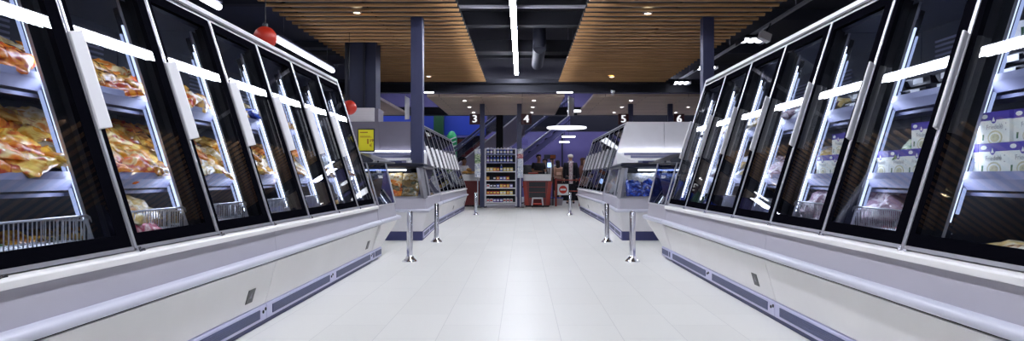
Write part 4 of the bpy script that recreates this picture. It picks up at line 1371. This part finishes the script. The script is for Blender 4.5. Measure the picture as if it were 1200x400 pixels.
b = MB(); b.box(0.09, 0.27, -0.016, -0.0145, 0.15, 0.21); b.build('white_bar', M['ink'], t)

# till screens and office chair behind the red counter
for x, l in ((0.83, 'left one'), (1.03, 'right one')):
    t = empty('till_screen', (x, 22.9, 0), 0, 'black till screen on a pole behind the red counter, ' + l, 'screen', 'till screens')
    b = MB(); b.box(-0.1, 0.1, 0, 0.03, 1.57, 1.71); b.build('casing', M['black'], t, bevel=0.006)
    b = MB(); b.box(-0.088, 0.088, -0.003, 0, 1.585, 1.698); b.build('display', M['navy'] if x < 0.9 else M['inkred'], t)
    b = MB(); b.tube([(0, 0.015, 0), (0, 0.015, 1.57)], 0.018, 8); b.build('pole', M['black'], t)
t = empty('customer_screen', (0.9, 22.7, 0), 0, 'small lit pale blue screen below the black till screens', 'screen')
M['screen'] = emit('screen_blue', (150, 180, 240), 1.3)
b = MB(); b.box(-0.075, 0.075, 0, 0.03, 1.27, 1.45); b.build('casing', M['black'], t)
b = MB(); b.box(-0.066, 0.066, -0.003, 0, 1.28, 1.44); b.build('display', M['screen'], t)
b = MB(); b.tube([(0, 0.015, 0), (0, 0.015, 1.28)], 0.015, 8); b.build('pole', M['black'], t)
t = empty('office_chair', (0.22, 24.5, 0), 0, 'black high-backed office chair behind the red counter', 'chair')
b = MB(); b.box(-0.2, 0.2, -0.06, 0.02, 0.75, 1.4); b.build('backrest', M['black'], t, bevel=0.04)
b = MB(); b.box(-0.22, 0.22, -0.5, 0.0, 0.58, 0.66); b.build('seat', M['black'], t, bevel=0.03)
b = MB(); b.tube([(0, -0.25, 0.05), (0, -0.25, 0.6)], 0.03, 10); b.build('column_tube', M['silver'], t)
b = MB()
for k in range(5):
    a = 2 * PI * k / 5
    b.tube([(0, -0.25, 0.08), (0.28 * math.cos(a), -0.25 + 0.28 * math.sin(a), 0.03)], 0.022, 6)
b.build('base', M['black'], t)
# bread and fruit on the left counter
M['bread'] = pbr('bread_crust', (222, 170, 92), 0.6, 0, 18, 0.2)
for k, (dx, dy, z) in enumerate(((-0.2, 0.1, 0), (-0.03, 0.06, 0), (0.12, 0.12, 0), (-0.1, 0.14, 0.09))):
    b = MB(); b.ball((0, 0, 0.05), (0.11, 0.075, 0.052), 14, 8)
    o = b.build('bread_loaf', M['bread'], smooth=True); o.location = (-1.64 + dx, 22.1 + dy, 1.063 + z); o.rotation_euler = (0, 0, 0.4 * k)
    tag(o, 'golden bread loaf on the left counter, ' + ('leftmost', 'middle', 'rightmost', 'one lying on top')[k], 'bread', 'bread loaves on the left counter')
t = empty('lottery_tray', (0.35, 21.9, 1.066), 0, 'flat red tray lying on the white top of the red counter', 'tray')
b = MB(); b.box(-0.16, 0.16, 0, 0.22, 0, 0.035); b.build('tray', M['red'], t, bevel=0.01)
b = MB(); b.box(-0.14, 0.14, 0.02, 0.2, 0.035, 0.04); b.build('lining', M['white'], t)
t = empty('shopping_basket', (1.15, 23.3, 0), 0, 'blue and white crate on the floor behind the no-entry sign', 'basket')
b = MB(); b.loft([[(-0.2, -0.14, 0.0), (0.2, -0.14, 0.0), (0.2, 0.14, 0.0), (-0.2, 0.14, 0.0)], [(-0.24, -0.17, 0.24), (0.24, -0.17, 0.24), (0.24, 0.17, 0.24), (-0.24, 0.17, 0.24)]], cap=True); b.build('shell', M['panel'], t)
b = MB(); b.tube([(-0.24, -0.17, 0.25), (0.24, -0.17, 0.25), (0.24, 0.17, 0.25), (-0.24, 0.17, 0.25), (-0.24, -0.17, 0.25)], 0.014, 6); b.build('rim', M['blue'], t)

# ------------------------------------------------------------------ back of the hall
def wallbit(name, x0, x1, y0, y1, z0, z1, m):
    return struct(MB().box(x0, x1, y0, y1, z0, z1).build(name, m))


wallbit('wall_fascia', -9.4, -1.6, 29.6, 30.0, 2.78, 3.75, M['blue'])
wallbit('wall_fascia_dark', -9.4, 9.4, 25.7, 26.1, 3.3, 3.6, M['navyd'])
wallbit('wall_fascia_dark', -1.5, 9.4, 29.4, 29.9, 2.95, 3.6, M['navyd'])
wallbit('wall_partition', -9.4, -2.0, 31.4, 31.6, 0, 2.78, M['navyd'])
wallbit('wall_partition', -3.6, -1.6, 31.2, 31.4, 1.9, 2.7, M['maroon'])
for k in range(3):
    struct(MB().box(1.9 + k * 2.6, 1.96 + k * 2.6, 32.9, 33.0, 0, 5).build('trim_%d' % (k + 1), M['navyd']))
o = struct(MB().box(-3.75, -3.35, 28.9, 29.3, 0, 3.9).build('column', M['greend']))
t = empty('green_display', (-2.95, 28.6, 0), 0, 'bright green rounded display pillar beside the escalator', 'display')
b = MB(); b.lathe([(0.0, 0), (0.22, 0.0), (0.22, 2.55), (0.19, 2.72), (0.11, 2.85), (0, 2.9)], n=24); b.build('pillar', M['green'], t, smooth=True)
b = MB()
for k in range(3):
    z = 2.1 + 0.17 * k
    b.hexa([(-0.2, -0.235, z), (0.2, -0.235, z + 0.16), (0.2, -0.2, z + 0.16), (-0.2, -0.2, z), (-0.2, -0.235, z + 0.05), (0.2, -0.235, z + 0.21), (0.2, -0.2, z + 0.21), (-0.2, -0.2, z + 0.05)])
b.build('stripes', M['ink'], t)


def escalator(xa, za, xb, zb, y, d, h, label, skirt):
    """Inclined run from (xa, za) to (xb, zb): skirt, steps, glass balustrade and handrail."""
    t = empty('escalator', (xa, y, 0), 0, label, 'escalator', 'escalators at the back of the hall')
    dx, dz = xb - xa, zb - za
    for q, yy in enumerate((0.0, d)):
        b = MB(); b.hexa([(0, yy - 0.04, za - h), (dx, yy - 0.04, zb - h), (dx, yy + 0.04, zb - h), (0, yy + 0.04, za - h), (0, yy - 0.04, za), (dx, yy - 0.04, zb), (dx, yy + 0.04, zb), (0, yy + 0.04, za)])
        b.build('skirt', skirt, t)
        b = MB(); b.poly([(0, yy, za), (dx, yy, zb), (dx, yy, zb + 0.72), (0, yy, za + 0.72)]); b.build('balustrade', M['glass'], t)
        b = MB(); b.tube([(-0.25, yy, za + 0.6), (0, yy, za + 0.75), (dx, yy, zb + 0.75)], 0.04, 8); b.build('handrail', M['column'], t, smooth=True)
        b = MB(); b.tube([(0, yy - 0.05, za + 0.02), (dx, yy - 0.05, zb + 0.02)], 0.025, 6); b.build('trim_rail', M['silver'], t)
    b = MB(); b.hexa([(0, 0.05, za - max(h, 0.5)), (dx, 0.05, zb - max(h, 0.5)), (dx, d - 0.05, zb - max(h, 0.5)), (0, d - 0.05, za - max(h, 0.5)), (0, 0.05, za - 0.22), (dx, 0.05, zb - 0.22), (dx, d - 0.05, zb - 0.22), (0, d - 0.05, za - 0.22)])
    b.build('truss', skirt, t)
    n = max(4, int(abs(dx) / 0.35)); b = MB()
    for k in range(n):
        x0 = dx * k / n; x1 = dx * (k + 1) / n; z = za + dz * k / n
        b.box(min(x0, x1), max(x0, x1), 0.1, d - 0.1, z - 0.24, z - 0.12)
    b.build('steps', M['navyd'], t)
    return t


M['skirt'] = pbr('escalator_skirt', (160, 156, 184), 0.4, 0.0)
M['skirt2'] = pbr('escalator_side', (92, 92, 140), 0.4)
escalator(-3.2, 0.95, 0.1, 3.6, 27.2, 1.1, 0.95, 'wide grey escalator rising to the right behind the snack rack', M['skirt'])
escalator(-0.8, 1.35, 2.0, 3.55, 28.5, 0.9, 0.16, 'slim escalator rising to the right behind sign 4', M['skirt2'])
escalator(-3.8, 1.6, -1.4, 3.5, 30.2, 0.8, 0.12, 'thin-railed escalator behind the green display pillar', M['navyd'])
# purple glass screen at the back with dark shelving
t = empty('shelf_gondola', (2.9, 27.6, 0), 0, 'dark goods shelving far behind the people at the checkouts', 'shelving')
b = MB(); b.box(-1.6, 1.6, 0.3, 0.34, 0, 1.35); b.build('back_panel', M['navyd'], t)
for z in (0.2, 0.6, 1.0):
    b = MB(); b.box(-1.6, 1.6, 0, 0.3, z, z + 0.03); b.build('shelf_board', M['navy'], t)
# ------------------------------------------------------------------ people
def skinned(name, pts, edges, rad, mat, parent=None, levels=1, root=0):
    me = bpy.data.meshes.new(name)
    me.from_pydata([tuple(p) for p in pts], edges, [])
    o = bpy.data.objects.new(name, me); COL.objects.link(o)
    sk = o.modifiers.new('skin', 'SKIN'); sk.use_smooth_shade = True
    for i, v in enumerate(me.skin_vertices[0].data):
        r = rad[i]
        v.radius = r if isinstance(r, tuple) else (r, r)
        v.use_root = (i == root)
    sb = o.modifiers.new('sub', 'SUBSURF'); sb.levels = levels; sb.render_levels = levels
    dg = bpy.context.evaluated_depsgraph_get()
    m2 = bpy.data.meshes.new_from_object(o.evaluated_get(dg))
    bpy.data.objects.remove(o)
    o = bpy.data.objects.new(name, m2); COL.objects.link(o)
    m2.materials.clear(); m2.materials.append(mat)
    m2.polygons.foreach_set('use_smooth', [True] * len(m2.polygons))
    if parent is not None:
        o.parent = parent
    return o


def person(loc, rz, h, label, top, legs, hair, skin='skin', hair_long=False, arms=None, skirt=False, sleeve=1.0, stride=0.06, hair_r=1.0, female=False):
    """Standing figure facing -Y in its own frame; h in metres."""
    t = empty('person', loc, rz, label, 'person', None)
    k = h / 1.75
    P, E, Rr = [], [], []

    def pt(x, y, z, r):
        P.append(Vector((x * k, y * k, z * k))); Rr.append(tuple(q * k for q in r) if isinstance(r, tuple) else r * k); return len(P) - 1

    def ed(*a):
        for i, j in zip(a, a[1:]):
            E.append((i, j))
    sw = 0.17 if female else 0.195
    pel = pt(0, 0, 0.95, (0.15, 0.105)); wa = pt(0, 0, 1.12, (0.13, 0.1)); ch = pt(0, 0.01, 1.32, (0.16, 0.11)); nb = pt(0, 0.015, 1.45, (0.075, 0.07)); nk = pt(0, 0, 1.53, 0.055)
    hb = pt(0, -0.012, 1.60, (0.07, 0.082)); hm = pt(0, -0.01, 1.67, (0.078, 0.095)); ht = pt(0, 0.0, 1.73, (0.05, 0.062))
    ed(pel, wa, ch, nb, nk, hb, hm, ht)
    ns = pt(0, -0.112, 1.635, 0.013); ed(hb, ns)
    for s in (-1, 1):
        e1 = pt(s * 0.082, 0.01, 1.64, 0.014); ed(hm, e1)
    A = arms or [((0.05, 0.02), (0.03, -0.1)), ((0.05, 0.02), (0.03, -0.1))]
    arm_pts = []
    for s, (el, wr) in zip((-1, 1), A):
        sh = pt(s * sw, 0.015, 1.415, 0.062)
        elb = pt(s * (sw + el[0]), el[1], 1.14 if len(el) < 3 else el[2], 0.045)
        wri = pt(s * (sw + wr[0]), wr[1], 0.9 if len(wr) < 3 else wr[2], 0.03)
        ed(ch, sh, elb, wri)
        d = (P[wri] - P[elb]).normalized() / k * k
        d = (P[wri] - P[elb]).normalized()
        side = Vector((0, 1, 0)) - d * d.y
        side = side.normalized() if side.length > 0.1 else Vector((1, 0, 0))
        pal = len(P); P.append(P[wri] + d * 0.06 * k); Rr.append((0.036 * k, 0.018 * k)); ed(wri, pal)
        for f, (off, ln) in enumerate(((-0.028, 0.075), (-0.010, 0.085), (0.010, 0.08), (0.028, 0.062))):
            a = len(P); P.append(P[pal] + side * off * k + d * 0.045 * k); Rr.append(0.0095 * k)
            c = len(P); P.append(P[a] + d * ln * 0.55 * k + Vector((-s * 0.012, 0, 0)) * k); Rr.append(0.008 * k)
            ed(pal, a, c)
        a = len(P); P.append(P[wri] + side * -0.045 * k + d * 0.045 * k); Rr.append(0.011 * k)
        c = len(P); P.append(P[a] + d * 0.035 * k - side * 0.008 * k); Rr.append(0.009 * k); ed(wri, a, c)
        arm_pts.append((sh, elb, wri))
    leg_pts = []
    for s in (-1, 1):
        hp = pt(s * 0.09, 0, 0.9, 0.088); kn = pt(s * 0.1, -0.015 + s * stride * 0.4, 0.49, 0.056); an = pt(s * 0.105, 0.02 + s * stride, 0.085, 0.036)
        hl = pt(s * 0.108, 0.045 + s * stride, 0.035, 0.032); to = pt(s * 0.118, -0.14 + s * stride, 0.03, (0.04, 0.024))
        ed(pel, hp, kn, an); ed(an, hl); ed(an, to)
        leg_pts.append((hp, kn, an, hl, to))
    skinned('body', P, E, Rr, M[skin], t)
    # garments follow the same joints with a little more girth
    gp, ge, gr = [], [], []

    def g(i, extra):
        r = Rr[i]; r = r if isinstance(r, tuple) else (r, r)
        gp.append(P[i].copy()); gr.append(tuple(q + extra * k for q in r)); return len(gp) - 1
    a = g(pel, 0.036); b_ = g(wa, 0.036); c = g(ch, 0.034); d = g(nb, 0.02); gp[a].z -= 0.06 * k; ge += [(a, b_), (b_, c), (c, d)]
    for sh, el, wr in arm_pts:
        x = g(sh, 0.024); y = g(el, 0.014); ge += [(c, x)]
        if sleeve < 1:
            gp[y] = P[sh].lerp(P[el], 0.75); ge += [(x, y)]
        else:
            z = g(wr, 0.012); ge += [(x, y), (y, z)]
    skinned('jacket' if sleeve >= 1 else 'shirt', gp, ge, gr, top, t)
    gp, ge, gr = [], [], []
    if skirt:
        b = MB(); b.lathe([(0.15 * k, 1.0 * k), (0.19 * k, 0.85 * k), (0.22 * k, 0.52 * k), (0.2 * k, 0.52 * k), (0.14 * k, 0.98 * k)], n=18); b.build('skirt', legs, t, smooth=True)
    else:
        a = g(pel, 0.02)
        for hp, kn, an, hl, to in leg_pts:
            x = g(hp, 0.02); y = g(kn, 0.018); z = g(an, 0.022); ge += [(a, x), (x, y), (y, z)]
        skinned('trousers', gp, ge, gr, legs, t)
    for hp, kn, an, hl, to in leg_pts:
        b = MB(); p0, p1 = P[hl], P[to]
        b.ball(((p0.x + p1.x) / 2, (p0.y + p1.y) / 2, 0.04 * k), (0.05 * k, 0.135 * k, 0.04 * k), 12, 8); b.build('shoe', M['black'], t, smooth=True)
    b = MB(); z0 = 1.69 * k; rings = []
    for i in range(8):
        th = PI * 0.62 * (1 - i / 7)
        rings.append([((0.094 * hair_r * math.sin(th) * math.cos(q)) * k, (0.016 + 0.108 * hair_r * math.sin(th) * math.sin(q)) * k,
                       z0 + 0.085 * k * math.cos(th) + (0.05 * k if math.sin(q) < -0.35 and i < 3 else 0)) for q in [2 * PI * j / 16 for j in range(16)]])
    b.loft(rings)
    if hair_long:
        b.loft([[((0.085 * math.cos(q)) * k, (0.055 + 0.045 * math.sin(q)) * k, z) for q in [2 * PI * j / 12 for j in range(12)]] for z in (1.44 * k, 1.52 * k, 1.62 * k, 1.68 * k)])
    b.build('hair', hair, t, smooth=True)
    for s in (-1, 1):
        b = MB(); b.ball((s * 0.032 * k, -0.088 * k, 1.66 * k), 0.011 * k, 8, 6); b.build('eye', M['black'], t, smooth=True)
    b = MB(); b.ball((0, -0.09 * k, 1.59 * k), (0.024 * k, 0.008 * k, 0.007 * k), 10, 6); b.build('mouth', M['maroon'], t, smooth=True)
    return t, k


CL = {n: pbr('cloth_' + n, c, 0.85, 0, 12, 0.12) for n, c in (('black', (26, 27, 38)), ('white', (222, 222, 228)), ('beige', (222, 184, 164)), ('tan', (172, 128, 106)), ('jeans', (44, 54, 92)), ('brown', (120, 78, 66)), ('navy', (34, 40, 74)), ('hairdark', (34, 26, 28)), ('hairbrown', (84, 58, 46)), ('hairlight', (226, 218, 206)), ('skirt', (60, 34, 40)))}
# cashier in black behind the red counter
person((0.58, 24.0, 0), 0.35, 1.74, 'cashier in black shirt standing behind the red counter, hands before the chest', CL['black'], CL['black'], CL['hairdark'], 'skin2',
       arms=[((0.05, -0.03, 1.16), (-0.1, -0.26, 1.16)), ((0.05, -0.03, 1.16), (-0.06, -0.26, 1.2))], sleeve=0.7)
# seated/bending cashier on the left
person((-1.98, 23.2, 0), 0.9, 1.6, 'person in white shirt leaning over the bread on the left counter', CL['white'], CL['jeans'], CL['hairdark'], 'skin2',
       arms=[((0.04, -0.1, 1.15), (-0.06, -0.36, 1.1)), ((0.04, -0.1, 1.15), (-0.02, -0.36, 1.12))], sleeve=0.7)
# man in white shirt
person((1.16, 26.4, 0), PI - 0.3, 1.72, 'man with dark hair and white shirt standing behind the backpack wearer', CL['white'], CL['black'], CL['hairdark'], 'skin')
# woman with backpack
t, k = person((1.3, 25.0, 0), PI + 0.1, 1.56, 'woman with dark hair seen from behind wearing a beige top and backpack', CL['beige'], CL['skirt'], CL['hairdark'], 'skin', hair_long=True, sleeve=0.7, skirt=True, female=True)
bp = tag(empty('backpack', (1.3, 25.0, 0), PI + 0.1), 'small beige backpack on the back of the dark-haired woman', 'backpack')
b = MB(); b.box(-0.13, 0.13, 0.16, 0.26, 1.0, 1.27); b.build('bag', CL['tan'], bp, bevel=0.035, seg=3)
b = MB(); b.box(-0.09, 0.09, 0.255, 0.29, 1.02, 1.14); b.build('pocket', CL['beige'], bp, bevel=0.02)
b = MB()
for s in (-1, 1):
    b.tube([(s * 0.09, 0.17, 1.26), (s * 0.1, 0.06, 1.36), (s * 0.11, -0.1, 1.3), (s * 0.12, -0.16, 1.14), (s * 0.13, 0.16, 1.02)], 0.014, 6)
b.build('straps', CL['tan'], bp, smooth=True)
# person in black with long pale scarf
person((1.74, 24.6, 0), PI, 1.76, 'person with pale blond hair and long black coat seen from behind', CL['black'], CL['black'], CL['hairlight'], 'skin', hair_long=False, hair_r=1.05)
sc = tag(empty('scarf', (1.74, 24.6, 0), PI), 'long pale patterned scarf hanging down the back of the black coat', 'scarf')
M['scarf'] = printed('scarf_knit', [(226, 220, 226), (170, 120, 130), (236, 232, 232), (150, 110, 126)], 30, 0.85)
b = MB(); b.loft([[(-0.07, 0.168 + dy, z), (0.07, 0.168 + dy, z), (0.07, 0.188 + dy, z), (-0.07, 0.188 + dy, z)] for z, dy in ((0.72, 0.0), (1.0, 0.0), (1.2, 0.0), (1.36, 0.0), (1.47, -0.03), (1.52, -0.07))])
b.build('hanging_end', M['scarf'], sc, bevel=0.006)
b = MB(); b.tube([(0.085 * math.cos(q), 0.012 + 0.085 * math.sin(q), 1.51) for q in [2 * PI * j / 14 for j in range(15)]], 0.03, 8); b.build('neck_wrap', M['scarf'], sc, smooth=True)
# group behind on the right
person((2.25, 25.2, 0), PI * 0.6, 1.66, 'woman with brown hair and brown jacket beside the right freezer row end', CL['brown'], CL['navy'], CL['hairbrown'], 'skin', hair_long=True, female=True)
person((2.75, 26.0, 0), -0.4, 1.8, 'person in navy jacket half hidden behind the right freezer row end', CL['navy'], CL['black'], CL['hairdark'], 'skin2')
person((0.9, 27.5, 0), 0.2, 1.68, 'person in black farther back between the till screens and the white shirt', CL['black'], CL['navy'], CL['hairdark'], 'skin')
# ------------------------------------------------------------------ camera and look
cam = bpy.data.cameras.new('camera')
co = bpy.data.objects.new('camera', cam); COL.objects.link(co)
co.location = (0, 0, 0.95); co.rotation_euler = (PI / 2, 0, 0)
cam.sensor_fit = 'HORIZONTAL'; cam.sensor_width = 36; cam.lens = 24
cam.shift_x = -12 / 1200; cam.shift_y = 8 / 1200
cam.clip_start = 0.05; cam.clip_end = 200
SC.camera = co
w = bpy.data.worlds.new('world'); SC.world = w; w.use_nodes = True
w.node_tree.nodes['Background'].inputs[0].default_value = (0.10, 0.11, 0.22, 1)
w.node_tree.nodes['Background'].inputs[1].default_value = 0.3
SC.view_settings.view_transform = 'Standard'; SC.view_settings.look = 'None'
SC.view_settings.exposure = EXPO; SC.view_settings.gamma = 1; SC.view_settings.use_curve_mapping = False
SC.cycles.max_bounces = 10; SC.cycles.transparent_max_bounces = 24; SC.cycles.glossy_bounces = 5; SC.cycles.diffuse_bounces = 4
SC.cycles.sample_clamp_indirect = 25; SC.cycles.caustics_reflective = False
SC.cycles.use_denoising = True
